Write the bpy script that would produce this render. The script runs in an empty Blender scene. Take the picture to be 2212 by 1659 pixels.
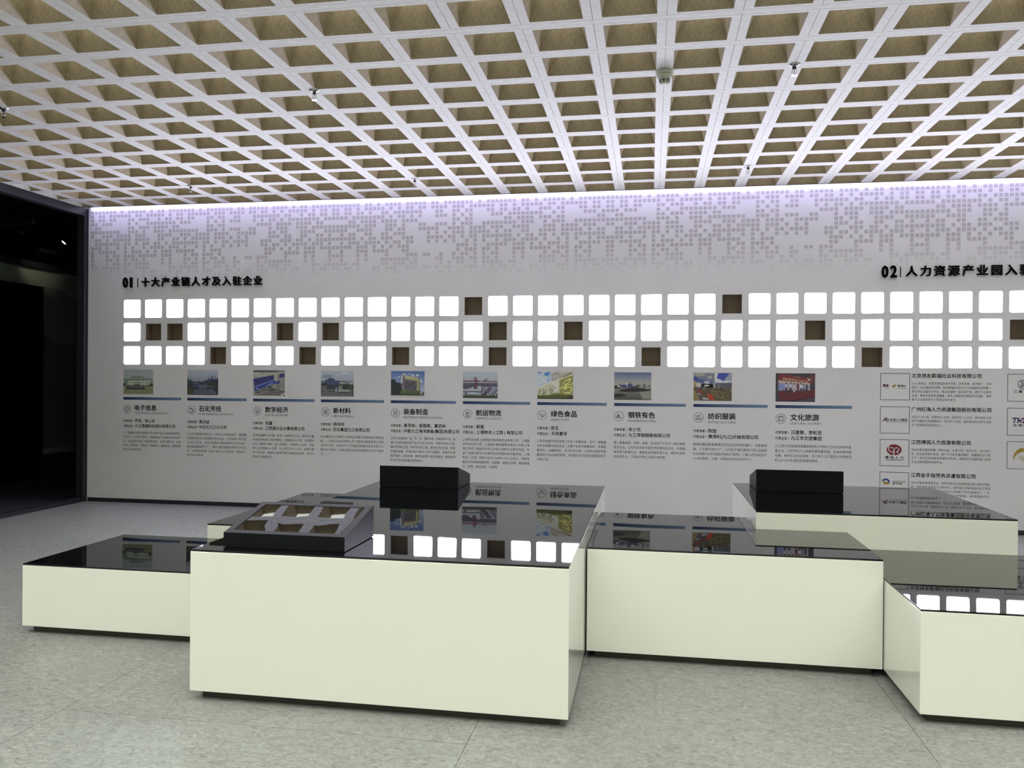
import bpy, bmesh, math, random
import numpy as np
from mathutils import Matrix, Vector
random.seed(7)
SC = bpy.context.scene
COL = SC.collection

# ------------------------------------------------------------------ camera, world, exposure
F_PX, YAW, PITCH, ROLL, CAM_H = 1746.0, 0.16994, -0.00298, 0.00796, 1.6
cd = bpy.data.cameras.new('camera')
cam = bpy.data.objects.new('camera', cd)
COL.objects.link(cam)
cd.sensor_fit = 'HORIZONTAL'
cd.sensor_width = 36.0
cd.lens = F_PX / 2212.0 * 36.0
cd.clip_start = 0.05
_f = Vector((-math.sin(YAW) * math.cos(PITCH), math.cos(YAW) * math.cos(PITCH), math.sin(PITCH)))
_r0 = Vector((math.cos(YAW), math.sin(YAW), 0))
_u0 = _r0.cross(_f)
_r = math.cos(ROLL) * _r0 + math.sin(ROLL) * _u0
_u = -math.sin(ROLL) * _r0 + math.cos(ROLL) * _u0
cam.matrix_world = Matrix(((_r.x, _u.x, -_f.x, 0), (_r.y, _u.y, -_f.y, 0), (_r.z, _u.z, -_f.z, CAM_H), (0, 0, 0, 1)))
SC.camera = cam

world = bpy.data.worlds.new('world')
SC.world = world
world.use_nodes = True
world.node_tree.nodes['Background'].inputs[0].default_value = (0.5, 0.55, 0.6, 1)
world.node_tree.nodes['Background'].inputs[1].default_value = 0.02

vs = SC.view_settings
vs.view_transform = 'Standard'
vs.look = 'None'
vs.gamma = 1.0
vs.use_curve_mapping = False
vs.exposure = 0.0

# light levels
BOX_EMIT = 19.0          # wall light boxes
BOX_COL = (0.84, 0.85, 1.0)
COFFER_FRONT = 16.5      # ceiling coffer lamps over the camera's half of the room
COFFER_BACK = 2.3        # the same lamps, dimmed, towards the picture wall
COFFER_COL = (0.94, 1.0, 0.88)
COVE_WASH = 28.0
COVE_BAND = 5.0
COVE_COL = (0.66, 0.58, 1.0)

def area(name, loc, direction, sx, sy, power, col, spread=180):
    l = bpy.data.lights.new(name, 'AREA')
    l.shape = 'RECTANGLE'
    l.size, l.size_y = sx, sy
    l.energy = power
    l.color = col
    l.spread = math.radians(spread)
    o = bpy.data.objects.new(name, l)
    COL.objects.link(o)
    o.location = loc
    o.rotation_euler = Vector(direction).to_track_quat('-Z', 'Y').to_euler()
    return o

# ------------------------------------------------------------------ constants of the place
WY = 9.45                 # picture wall
WXL, WXR = -7.24, 8.2     # side walls
YB = -5.0                 # wall behind the camera
CZ = 3.805                # underside of the coffered ceiling
Q = 0.4431                # coffer pitch
CX0, CY0 = 0.0774, 5.1885
CH = 0.164                # coffer half opening
# cove lamps above the gap between ceiling edge and wall
_cl = area('cove_wash_light', ((WXL + WXR) / 2, 9.385, 3.93), (0, 0.11, -1), WXR - WXL - 0.1, 0.03, COVE_WASH, COVE_COL, 60)
_cl = area('cove_band_light', ((WXL + WXR) / 2, 9.362, 3.815), (0, 1, -0.12), WXR - WXL - 0.1, 0.03, COVE_BAND, (0.86, 0.83, 1.0), 60)

# ------------------------------------------------------------------ materials
def lin(c):
    c = c / 255.0
    return c / 12.92 if c <= 0.04045 else ((c + 0.055) / 1.055) ** 2.4
def rgb(r, g, b):
    return (lin(r), lin(g), lin(b))
def mat(name, base, rough=0.5, metal=0.0, coat=0.0, coat_rough=0.03, emit=None, emit_s=0.0, spec=0.5, ior=1.5):
    m = bpy.data.materials.new(name)
    m.use_nodes = True
    b = m.node_tree.nodes['Principled BSDF']
    b.inputs['Base Color'].default_value = (*base, 1)
    b.inputs['Roughness'].default_value = rough
    b.inputs['Metallic'].default_value = metal
    b.inputs['Coat Weight'].default_value = coat
    b.inputs['Coat Roughness'].default_value = coat_rough
    b.inputs['Specular IOR Level'].default_value = spec
    b.inputs['IOR'].default_value = ior
    if emit:
        b.inputs['Emission Color'].default_value = (*emit, 1)
        b.inputs['Emission Strength'].default_value = emit_s
    return m
def nodes(m):
    return m.node_tree.nodes, m.node_tree.links, m.node_tree.nodes['Principled BSDF']
def add_noise(m, c1, c2, scale=(1, 1, 1), nscale=5.0, detail=4.0, bump=0.0, rough_var=None, contrast=(0.35, 0.65), coord='Object'):
    N, L, B = nodes(m)
    tc = N.new('ShaderNodeTexCoord'); mp = N.new('ShaderNodeMapping'); nz = N.new('ShaderNodeTexNoise'); cr = N.new('ShaderNodeValToRGB')
    mp.inputs['Scale'].default_value = scale
    nz.inputs['Scale'].default_value = nscale
    nz.inputs['Detail'].default_value = detail
    L.new(tc.outputs[coord], mp.inputs[0]); L.new(mp.outputs[0], nz.inputs['Vector']); L.new(nz.outputs['Fac'], cr.inputs[0])
    cr.color_ramp.elements[0].position = contrast[0]; cr.color_ramp.elements[1].position = contrast[1]
    cr.color_ramp.elements[0].color = (*c1, 1); cr.color_ramp.elements[1].color = (*c2, 1)
    L.new(cr.outputs[0], B.inputs['Base Color'])
    if bump:
        bp = N.new('ShaderNodeBump'); bp.inputs['Strength'].default_value = bump; bp.inputs['Distance'].default_value = 0.002
        L.new(nz.outputs['Fac'], bp.inputs['Height']); L.new(bp.outputs[0], B.inputs['Normal'])
    return nz

M = {}
M['wall'] = mat('wall_paint', (0.70, 0.69, 0.70), 0.75)
add_noise(M['wall'], (0.79, 0.79, 0.82), (0.83, 0.83, 0.86), nscale=1.5)
M['room'] = mat('room_paint', (0.50, 0.50, 0.50), 0.8)
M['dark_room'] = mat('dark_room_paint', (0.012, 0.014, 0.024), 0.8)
M['frame'] = mat('anodised_frame', (0.035, 0.032, 0.042), 0.35, metal=0.3)
M['base'] = mat('baseboard_metal', (0.03, 0.026, 0.04), 0.35, metal=0.2)
M['plinth'] = mat('plinth_metal', (0.055, 0.05, 0.042), 0.4, metal=0.3)
M['panel'] = mat('gloss_white_panel', (0.80, 0.81, 0.75), 0.35, coat=1.0, coat_rough=0.02, ior=1.5)
M['glass'] = mat('black_back_painted_glass', (0.004, 0.004, 0.005), 0.015, ior=1.52)
N, L, B = nodes(M['glass'])
tc = N.new('ShaderNodeTexCoord'); nz = N.new('ShaderNodeTexNoise'); bp = N.new('ShaderNodeBump')
nz.inputs['Scale'].default_value = 2.2; nz.inputs['Detail'].default_value = 0.0
bp.inputs['Strength'].default_value = 0.05; bp.inputs['Distance'].default_value = 0.01
L.new(tc.outputs['Object'], nz.inputs['Vector']); L.new(nz.outputs['Fac'], bp.inputs['Height']); L.new(bp.outputs[0], B.inputs['Normal'])
M['case'] = mat('dark_case_metal', (0.009, 0.010, 0.013), 0.35, spec=0.08)
M['bezel'] = mat('case_bezel', (0.022, 0.020, 0.028), 0.4, metal=0.0, spec=0.25)
M['screen'] = mat('touch_screen_glass', (0.004, 0.004, 0.004), 0.01, ior=1.75)
N, L, B = nodes(M['screen'])
tc = N.new('ShaderNodeTexCoord'); nz = N.new('ShaderNodeTexNoise'); bp = N.new('ShaderNodeBump')
nz.inputs['Scale'].default_value = 7.0; nz.inputs['Detail'].default_value = 0.0
bp.inputs['Strength'].default_value = 0.045; bp.inputs['Distance'].default_value = 0.01
L.new(tc.outputs['Object'], nz.inputs['Vector']); L.new(nz.outputs['Fac'], bp.inputs['Height']); L.new(bp.outputs[0], B.inputs['Normal'])
M['rib'] = mat('pale_oak_rib', (0.62, 0.6, 0.57), 0.6, spec=0.6, coat=0.25, coat_rough=0.55)
nz = add_noise(M['rib'], (0.69, 0.665, 0.66), (0.81, 0.785, 0.78), scale=(3, 14, 3), nscale=6, detail=6)
M['oak'] = mat('coffer_oak', (0.42, 0.33, 0.22), 0.5, spec=0.6, coat=0.4, coat_rough=0.5)
add_noise(M['oak'], (0.25, 0.19, 0.115), (0.34, 0.265, 0.165), scale=(30, 30, 1.5), nscale=3, detail=5)
M['niche'] = mat('niche_oak', (0.25, 0.18, 0.11), 0.6)
add_noise(M['niche'], (0.22, 0.17, 0.115), (0.29, 0.225, 0.155), scale=(40, 40, 2), nscale=3, detail=5)
M['coffer_lamp_front'] = mat('coffer_lamp_bright', (0.8, 0.8, 0.8), 0.5, emit=COFFER_COL, emit_s=COFFER_FRONT)
M['coffer_lamp_back'] = mat('coffer_lamp_dim', (0.8, 0.8, 0.8), 0.5, emit=COFFER_COL, emit_s=COFFER_BACK)
M['box_edge'] = mat('light_box_edge', (0.6, 0.6, 0.62), 0.5, emit=BOX_COL, emit_s=0.6)
M['box_lit'] = mat('light_box_diffuser', (0.9, 0.9, 0.9), 0.5, emit=BOX_COL, emit_s=BOX_EMIT)
M['metal'] = mat('chrome', (0.75, 0.75, 0.78), 0.12, metal=1.0)
M['metal_dark'] = mat('dark_steel', (0.05, 0.05, 0.05), 0.35, metal=0.7)
M['plastic'] = mat('detector_plastic', (0.55, 0.54, 0.46), 0.45)
M['vent'] = mat('detector_vent', (0.01, 0.01, 0.01), 0.6)
M['ink'] = mat('ink_black', rgb(40, 38, 48), 0.6)
M['ink_mid'] = mat('ink_dark_grey', rgb(78, 76, 84), 0.6)
M['ink_blue'] = mat('ink_blue_grey', rgb(52, 58, 82), 0.6)
M['ink_navy'] = mat('ink_navy', rgb(44, 38, 100), 0.6)
M['ink_blue2'] = mat('ink_blue', rgb(48, 72, 150), 0.6)
M['ink_red'] = mat('ink_red', rgb(130, 34, 42), 0.6)
M['ink_gold'] = mat('ink_gold', rgb(170, 145, 58), 0.6)
M['ink_soft'] = mat('ink_grey', rgb(92, 92, 98), 0.7)
M['ink_title'] = mat('title_letter_black', (0.012, 0.011, 0.016), 0.4)
M['dark_gap'] = mat('dark_gap', (0.02, 0.018, 0.015), 0.8)
M['led'] = mat('spot_led', (1, 1, 0.8), 0.4, emit=(1.0, 0.93, 0.62), emit_s=6.0)
M['mural'] = mat('dark_mural', rgb(150, 158, 150), 0.8)
M['mural_hill'] = mat('dark_mural_hill', rgb(128, 136, 136), 0.8)
M['mural_low'] = mat('dark_mural_far_hill', rgb(98, 106, 122), 0.8)
M['panel_black'] = mat('black_board', (0.0015, 0.0015, 0.006), 0.9, spec=0.1)
M['panel_blue'] = mat('blue_board', (0.002, 0.012, 0.045), 0.8, spec=0.2)
# floor: mottled grey-green vinyl
M['floor'] = mat('mottled_vinyl', (0.4, 0.4, 0.37), 0.42, spec=0.35)
N, L, B = nodes(M['floor'])
tc = N.new('ShaderNodeTexCoord'); mp = N.new('ShaderNodeMapping')
wv = N.new('ShaderNodeTexNoise'); wv.inputs['Scale'].default_value = 9; wv.inputs['Detail'].default_value = 3
n1 = N.new('ShaderNodeTexNoise'); n1.inputs['Scale'].default_value = 30; n1.inputs['Detail'].default_value = 5; n1.inputs['Distortion'].default_value = 1.6
n2 = N.new('ShaderNodeTexNoise'); n2.inputs['Scale'].default_value = 1.6; n2.inputs['Detail'].default_value = 2
c1 = N.new('ShaderNodeValToRGB'); mx = N.new('ShaderNodeMixRGB')
mp.inputs['Scale'].default_value = (0.8, 1.3, 1); mp.inputs['Rotation'].default_value = (0, 0, 0.5)
L.new(tc.outputs['Object'], mp.inputs[0]); L.new(mp.outputs[0], n1.inputs['Vector']); L.new(tc.outputs['Object'], n2.inputs['Vector'])
c1.color_ramp.elements[0].position = 0.3; c1.color_ramp.elements[1].position = 0.72
c1.color_ramp.elements[0].color = (0.162, 0.166, 0.161, 1); c1.color_ramp.elements[1].color = (0.325, 0.333, 0.32, 1)
L.new(n1.outputs['Fac'], c1.inputs[0])
mx.blend_type = 'MULTIPLY'; mx.inputs[0].default_value = 0.25
L.new(c1.outputs[0], mx.inputs[1]); L.new(n2.outputs['Fac'], mx.inputs[2]); L.new(mx.outputs[0], B.inputs['Base Color'])
# print with per-vertex colours (pictures, bars, fading dots)
def attr_mat(name, attr):
    m = mat(name, (0.5, 0.5, 0.5), 0.65)
    N, L, B = nodes(m)
    a = N.new('ShaderNodeAttribute'); a.attribute_name = attr
    L.new(a.outputs['Color'], B.inputs['Base Color'])
    return m
M['print'] = attr_mat('colour_print', 'Col')

# ------------------------------------------------------------------ helpers
def mesh_obj(name, verts, faces, m, parent=None, loc=None, smooth=False, mats=None, fmat=None):
    me = bpy.data.meshes.new(name)
    me.from_pydata([tuple(v) for v in verts], [], [tuple(f) for f in faces])
    for mm in (mats or [m]):
        me.materials.append(mm)
    if fmat is not None:
        me.polygons.foreach_set('material_index', fmat)
    if smooth:
        me.polygons.foreach_set('use_smooth', [True] * len(me.polygons))
    me.update()
    o = bpy.data.objects.new(name, me)
    COL.objects.link(o)
    if parent: o.parent = parent
    if loc: o.location = loc
    return o
class MB:
    def __init__(s): s.v = []; s.f = []; s.mi = []
    def box(s, x0, x1, y0, y1, z0, z1, mi=0):
        b = len(s.v)
        s.v += [(x0, y0, z0), (x1, y0, z0), (x1, y1, z0), (x0, y1, z0), (x0, y0, z1), (x1, y0, z1), (x1, y1, z1), (x0, y1, z1)]
        for q in ((0, 3, 2, 1), (4, 5, 6, 7), (0, 1, 5, 4), (1, 2, 6, 5), (2, 3, 7, 6), (3, 0, 4, 7)):
            s.f.append(tuple(b + i for i in q)); s.mi.append(mi)
        return s
    def prism(s, poly, z0, z1, mi=0):
        b = len(s.v); n = len(poly)
        s.v += [(x, y, z0) for x, y in poly] + [(x, y, z1) for x, y in poly]
        s.f.append(tuple(b + i for i in reversed(range(n)))); s.f.append(tuple(b + n + i for i in range(n)))
        s.mi += [mi, mi]
        for i in range(n):
            j = (i + 1) % n
            s.f.append((b + i, b + j, b + n + j, b + n + i)); s.mi.append(mi)
        return s
    def lathe(s, prof, cx, cy, n=24, mi=0):
        b = len(s.v)
        for r, z in prof:
            for i in range(n):
                a = 2 * math.pi * i / n
                s.v.append((cx + r * math.cos(a), cy + r * math.sin(a), z))
        for k in range(len(prof) - 1):
            for i in range(n):
                j = (i + 1) % n
                s.f.append((b + k * n + i, b + k * n + j, b + (k + 1) * n + j, b + (k + 1) * n + i)); s.mi.append(mi)
        s.f.append(tuple(b + i for i in reversed(range(n)))); s.mi.append(mi)
        e = b + (len(prof) - 1) * n
        s.f.append(tuple(e + i for i in range(n))); s.mi.append(mi)
        return s
    def tube(s, pts, r, n=8, mi=0):
        b = len(s.v); P = [Vector(p) for p in pts]
        for k, p in enumerate(P):
            t = (P[min(k + 1, len(P) - 1)] - P[max(k - 1, 0)]).normalized()
            a = t.orthogonal().normalized(); c = t.cross(a)
            for i in range(n):
                an = 2 * math.pi * i / n
                s.v.append(tuple(p + a * r * math.cos(an) + c * r * math.sin(an)))
        for k in range(len(P) - 1):
            for i in range(n):
                j = (i + 1) % n
                s.f.append((b + k * n + i, b + k * n + j, b + (k + 1) * n + j, b + (k + 1) * n + i)); s.mi.append(mi)
        s.f.append(tuple(b + i for i in reversed(range(n)))); e = b + (len(P) - 1) * n
        s.f.append(tuple(e + i for i in range(n))); s.mi += [mi, mi]
        return s
    def build(s, name, m, parent=None, loc=None, smooth=False):
        ms = m if isinstance(m, list) else [m]
        o = mesh_obj(name, s.v, s.f, None, parent, loc, smooth, mats=ms, fmat=s.mi)
        return o
def tag(o, label=None, cat=None, group=None, kind=None):
    if label: o['label'] = label
    if cat: o['category'] = cat
    if group: o['group'] = group
    if kind: o['kind'] = kind
    return o
def thing(name, label, cat, loc=(0, 0, 0), group=None, rotz=0):
    o = bpy.data.objects.new(name, None)
    o.empty_display_size = 0.05
    COL.objects.link(o); o.location = loc; o.rotation_euler = (0, 0, rotz)
    return tag(o, label, cat, group)
def bevel(o, w, seg=2):
    bm = bmesh.new(); bm.from_mesh(o.data)
    bmesh.ops.bevel(bm, geom=bm.edges[:], offset=w, segments=seg, affect='EDGES', clamp_overlap=True)
    bm.to_mesh(o.data); bm.free()
    return o

# ------------------------------------------------------------------ room shell
# floor: sub-base and vinyl sheets with open seams
fl = MB().box(-13, WXR + 0.2, YB - 0.2, 14, -0.12, -0.004).build('floor', M['dark_gap']); tag(fl, kind='structure')
SX, SG = -0.787, 0.0012
xs = [WXL] + [SX + 2.0 * k for k in range(-3, 5) if WXL < SX + 2.0 * k < WXR] + [WXR]
for a, b in zip(xs[:-1], xs[1:]):
    cuts = [YB, 3.477, WY] if b < SX + 0.1 and b > SX - 0.1 else ([YB, 5.3, WY] if int(round((b - SX) / 2)) % 2 else [YB, 1.1, WY])
    for c, d in zip(cuts[:-1], cuts[1:]):
        MB().box(a + SG, b - SG, c + SG, d - SG, -0.004, 0).build('vinyl_sheet', M['floor'], fl)
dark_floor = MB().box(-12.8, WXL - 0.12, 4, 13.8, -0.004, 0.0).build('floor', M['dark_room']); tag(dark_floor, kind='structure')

# picture wall with openings for the niches
P_, U0, V0 = 0.2999, -6.5965, 2.799
NW, ND = 0.2145, 0.14
NCOL = 47
BROWN = {(1, 15), (1, 25), (2, 1), (2, 2), (2, 7), (2, 9), (2, 16), (2, 19), (2, 28), (2, 35), (3, 4), (3, 8), (3, 12), (3, 16), (3, 22), (3, 30), (1, 38), (3, 41), (2, 44)}
def cell(i, r): return U0 + i * P_, V0 - r * P_
xc = [WXL]; 
for i in range(NCOL):
    x, _ = cell(i, 1); xc += [x - NW / 2, x + NW / 2]
xc.append(WXR)
zc = [0]
for r in (3, 2, 1):
    _, z = cell(0, r); zc += [z - NW / 2, z + NW / 2]
zc.append(4.05)
V = []; Fc = []
def vid(x, y, z):
    V.append((x, y, z)); return len(V) - 1
for a in range(len(xc) - 1):
    for b in range(len(zc) - 1):
        if a % 2 == 1 and b % 2 == 1:
            i = (a - 1) // 2; r = 3 - (b - 1) // 2
            continue
        q = [vid(xc[a], WY, zc[b]), vid(xc[a + 1], WY, zc[b]), vid(xc[a + 1], WY, zc[b + 1]), vid(xc[a], WY, zc[b + 1])]
        Fc.append(q)
bb = len(V)
mb = MB(); mb.v = V; mb.f = Fc; mb.mi = [0] * len(Fc)
mb.box(WXL, WXR, WY + 0.16, WY + 0.2, 0, 4.05); mb.box(WXL, WXL + 0.01, WY + 0.0005, WY + 0.16, 0, 4.05)
wall_back = mb.build('wall_back', M['wall']); tag(wall_back, kind='structure')
tag(MB().box(WXL + 0.02, WXR, WY - 0.012, WY, 0, 0.05).build('baseboard_back', M['base']), kind='structure')
tag(MB().box(WXR, WXR + 0.1, YB, WY, 0, 4.3).build('wall_right', M['room']), kind='structure')
tag(MB().box(-12.8, WXR + 0.1, YB - 0.1, YB, 0, 4.3).build('wall_front', M['room']), kind='structure')
# left wall: solid behind, framed opening beside the picture wall
OY0 = 3.0
wl = MB().box(WXL - 0.12, WXL, YB, OY0, 0, 4.3).box(WXL - 0.12, WXL, OY0, WY, 3.80, 4.3).build('wall_left', M['room']); tag(wl, kind='structure')
fr = MB().box(WXL - 0.10, WXL, 9.375, WY - 0.001, 0, 3.80)
fr.box(WXL - 0.10, WXL + 0.004, OY0, 9.375, 3.70, 3.7995).box(WXL - 0.10, WXL + 0.004, OY0, 9.375, 0.0, 0.048).box(WXL - 0.10, WXL, OY0, OY0 + 0.07, 0.048, 3.70)
fr = fr.build('trim_1', M['frame']); tag(fr, kind='structure')
MB().box(WXL - 0.0, WXL + 0.006, 9.43, WY - 0.001, 0.048, 3.78).build('frame_bead', M['base'], fr)

# dark gallery seen through the opening
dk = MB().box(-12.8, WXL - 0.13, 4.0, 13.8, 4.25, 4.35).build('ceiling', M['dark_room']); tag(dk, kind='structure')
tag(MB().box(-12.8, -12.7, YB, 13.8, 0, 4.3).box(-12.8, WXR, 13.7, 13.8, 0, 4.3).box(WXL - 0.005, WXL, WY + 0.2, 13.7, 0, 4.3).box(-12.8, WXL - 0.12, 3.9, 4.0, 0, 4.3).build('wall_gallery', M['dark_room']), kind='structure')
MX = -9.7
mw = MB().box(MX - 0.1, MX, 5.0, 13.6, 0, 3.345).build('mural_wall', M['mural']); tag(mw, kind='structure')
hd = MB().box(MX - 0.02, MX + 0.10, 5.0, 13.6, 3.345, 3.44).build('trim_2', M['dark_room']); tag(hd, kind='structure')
def hill(pts, zb, off, m):
    v = [(MX + off, y, zb) for y, z in pts] + [(MX + off, y, z) for y, z in pts]
    n = len(pts); v += [(MX + off - 0.004, y, z) for _, y, z in v[:2 * n]]
    f = []
    for i in range(n - 1):
        f += [(i, i + 1, n + i + 1, n + i), (n + i, n + i + 1, 3 * n + i + 1, 3 * n + i)]
    return mesh_obj('mural_print', v, f, m, mw)
hill([(11.4, 3.05), (11.7, 3.09), (12.0, 3.06), (12.2, 2.98), (12.5, 2.86), (13.0, 2.8), (13.6, 2.9)], 1.6, 0.006, M['mural_hill'])
hill([(11.4, 2.3), (11.7, 2.27), (11.9, 2.15), (12.1, 2.2), (12.4, 2.05), (12.8, 2.1), (13.6, 2.2)], 0.45, 0.011, M['mural_low'])
t = thing('display_board', 'tall black display board in front of the mural in the dark gallery', 'board', (MX, 8, 0))
MB().box(0.02, 0.06, -2.6, 3.545, 0.0, 3.062).build('board_face', M['panel_black'], t)
t = thing('display_board', 'narrow dark blue display board beside the frame in the dark gallery', 'board', (MX, 12.45, 0))
MB().box(0.02, 0.06, -0.11, 0.3, 0.0, 2.955).build('board_face', M['panel_blue'], t)
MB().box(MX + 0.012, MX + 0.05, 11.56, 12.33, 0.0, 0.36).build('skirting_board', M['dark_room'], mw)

def track_lamp(loc, tilt, rotz, lit, label):
    t = thing('track_spotlight', label, 'light', loc)
    MB().lathe([(0.05, 0.0), (0.05, -0.03), (0.02, -0.035)], 0, 0, 16).build('canopy', M['dark_room'], t)
    MB().tube([(0, 0, -0.03), (0, 0, -0.24)], 0.01).build('stem', M['metal_dark'], t)
    b = MB().lathe([(0.03, 0.13), (0.042, 0.12), (0.042, -0.12), (0.038, -0.13)], 0, 0, 20).build('lamp_head', M['dark_gap'], t)
    b.location = (0, 0.05, -0.30); b.rotation_euler = (tilt, 0, rotz)
    if lit:
        l = MB().lathe([(0.034, -0.131), (0.034, -0.134)], 0, 0, 20).build('lamp_face', M['led'], b)
    return b
track_lamp((-8.6, 9.8, 4.02), 0.55, 0.4, False, 'dark track spotlight hanging unlit in the gallery, nearer the left edge')
b = track_lamp((-8.6, 10.79, 4.02), 0.75, 2.4, True, 'lit track spotlight with warm white face in the dark gallery')
sl = bpy.data.lights.new('gallery_spot', 'SPOT'); sl.energy = 12; sl.color = (1, 0.9, 0.6); sl.spot_size = 0.7; sl.spot_blend = 1
so = bpy.data.objects.new('gallery_spot', sl); COL.objects.link(so); so.location = (-8.68, 10.72, 3.62)
so.rotation_euler = (Vector((MX, 11.45, 3.4)) - Vector(so.location)).to_track_quat('-Z', 'Y').to_euler()
for (a, b_, w, lab) in [((-12.5, 8.77, 3.52), (-7.5, 8.77, 3.52), 0.03, 'black lighting track crossing the gallery above the spotlights'),
                     ((-8.35, 8.4, 3.62), (-8.35, 13.4, 3.62), 0.03, 'black lighting track running lengthwise behind the lit spotlight'),
                     ((-9.2, 9.5, 3.55), (-9.2, 13.4, 3.55), 0.02, 'thin black lighting track nearest the mural')]:
    x0, x1 = min(a[0], b_[0]) - w, max(a[0], b_[0]) + w; y0, y1 = min(a[1], b_[1]) - w, max(a[1], b_[1]) + w
    t = thing('lighting_track', lab, 'light track', (a[0], a[1], a[2]))
    MB().box(x0 - a[0], x1 - a[0], y0 - a[1], y1 - a[1], -0.03, 0.03).build('rail', M['panel_black'], t)
    for k in (0.15, 0.85):
        px = x0 + (x1 - x0) * k - a[0]; py = y0 + (y1 - y0) * k - a[1]
        MB().box(px - 0.008, px + 0.008, py - 0.008, py + 0.008, 0.03, 4.25 - a[2]).build('hanger', M['panel_black'], t)

# ------------------------------------------------------------------ coffered ceiling
ceil_o = MB().box(-7.6, WXR, YB, 9.342, 4.2, 4.3).build('ceiling', M['room']); tag(ceil_o, kind='structure')
tag(MB().box(WXL, WXR, 9.3435, 9.350, CZ - 0.004, 4.2).build('trim_3', M['frame']), kind='structure')
tag(MB().box(WXL, WXR, 9.350, WY, 4.05, 4.2).build('trim_4', M['wall']), kind='structure')
BAT = 0.06
GAP = 0.0013
TOP_H, TOP_Z = 0.104, 0.14
def coffer_geo(mb, ox, oy, lamp, last=False):
    hx, hy0 = Q / 2 - GAP, (Q - BAT) / 2 - GAP
    hy1 = CH + 0.0005 if last else hy0
    b = len(mb.v)
    z = CZ
    mb.v += [(ox - hx, oy - hy0, z), (ox + hx, oy - hy0, z), (ox + hx, oy + hy1, z), (ox - hx, oy + hy1, z),
             (ox - CH, oy - CH, z), (ox + CH, oy - CH, z), (ox + CH, oy + CH, z), (ox - CH, oy + CH, z),
             (ox - TOP_H, oy - TOP_H, z + TOP_Z), (ox + TOP_H, oy - TOP_H, z + TOP_Z), (ox + TOP_H, oy + TOP_H, z + TOP_Z), (ox - TOP_H, oy + TOP_H, z + TOP_Z),
             (ox - hx, oy - hy0, z + 0.03), (ox + hx, oy - hy0, z + 0.03), (ox + hx, oy + hy1, z + 0.03), (ox - hx, oy + hy1, z + 0.03)]
    for i in range(4):
        j = (i + 1) % 4
        mb.f.append((b + i, b + 4 + i, b + 4 + j, b + j)); mb.mi.append(0)
        mb.f.append((b + 4 + i, b + 8 + i, b + 8 + j, b + 4 + j)); mb.mi.append(1)
        mb.f.append((b + i, b + j, b + 12 + j, b + 12 + i)); mb.mi.append(0)
    mb.f.append((b + 8, b + 11, b + 10, b + 9)); mb.mi.append(lamp)
COFM = [M['rib'], M['oak'], M['coffer_lamp_front'], M['coffer_lamp_back']]
def project(p):
    d = Vector(p) - Vector((0, 0, CAM_H)); zz = d.dot(_f)
    if zz <= 0.1: return None
    return 1106 + F_PX * d.dot(_r) / zz, 829.5 - F_PX * d.dot(_u) / zz, zz
J0, J1, R0, R1 = -17, 18, -22, 9
cells = []
for rw in range(R0, R1 + 1):
    for j in range(J0, J1):
        x = CX0 + (j + 0.5) * Q; y = CY0 + rw * Q
        p = project((x, y, CZ))
        seen = p is not None and -45 < p[0] < 2257 and p[1] > -60
        cells.append((x, y, rw, seen, p[2] if p else 1e9))
vis = sorted([c for c in cells if c[3]], key=lambda c: c[4])[:300]
visset = {(c[0], c[1]) for c in vis}
protos = {}
rest = MB()
LAMP_SPLIT = 4.1
for c in cells:
    x, y, rw = c[:3]
    lamp = 2 if y < LAMP_SPLIT else 3
    if (x, y) in visset:
        key = (lamp, rw == R1)
        if key not in protos:
            m_ = MB(); coffer_geo(m_, 0, 0, lamp, rw == R1)
            o = m_.build('coffer', COFM, ceil_o); protos[key] = o
        else:
            o = protos[key].copy(); COL.objects.link(o)
        o.location = (x, y, 0)
    else:
        coffer_geo(rest, x, y, lamp, rw == R1)
o = rest.build('coffer_field', COFM, ceil_o); tag(o, kind='stuff')
proto_b = None
for rw in range(R0, R1):
    y = CY0 + (rw + 0.5) * Q
    if rw >= -1:
        if proto_b is None:
            proto_b = MB().box(CX0 + J0 * Q, CX0 + J1 * Q, -BAT / 2 + GAP, BAT / 2 - GAP, CZ, CZ + 0.03).build('ceiling_batten', M['rib'], ceil_o); bo = proto_b
        else:
            bo = proto_b.copy(); COL.objects.link(bo)
        bo.location = (0, y, 0)
bt = MB()
for rw in range(R0, -1):
    y = CY0 + (rw + 0.5) * Q
    bt.box(CX0 + J0 * Q, CX0 + J1 * Q, y - BAT / 2 + GAP, y + BAT / 2 - GAP, CZ, CZ + 0.03)
tag(bt.build('ceiling_batten_field', M['rib'], ceil_o), kind='stuff')

# sprinklers and smoke detector on the ribs
def sprinkler(x, y, label):
    t = thing('fire_sprinkler', label, 'sprinkler', (x, y, CZ), 'chrome fire sprinklers under the ceiling')
    MB().lathe([(0.040, 0), (0.038, -0.006), (0.022, -0.012), (0.018, -0.014)], 0, 0, 24).build('escutcheon', M['metal'], t, smooth=True)
    MB().lathe([(0.014, -0.013), (0.014, -0.030), (0.008, -0.032)], 0, 0, 12).build('nozzle', M['metal_dark'], t)
    for s in (-1, 1):
        MB().tube([(s * 0.009, 0, -0.03), (s * 0.015, 0, -0.042), (s * 0.014, 0, -0.058), (s * 0.003, 0, -0.070)], 0.0028, 6).build('yoke_arm', M['metal'], t)
    MB().tube([(0, 0, -0.031), (0, 0, -0.07)], 0.0022, 6).build('bulb', M['metal_dark'], t)
    MB().lathe([(0.004, -0.068), (0.018, -0.072), (0.019, -0.075)], 0, 0, 16).build('deflector', M['metal'], t)
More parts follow.
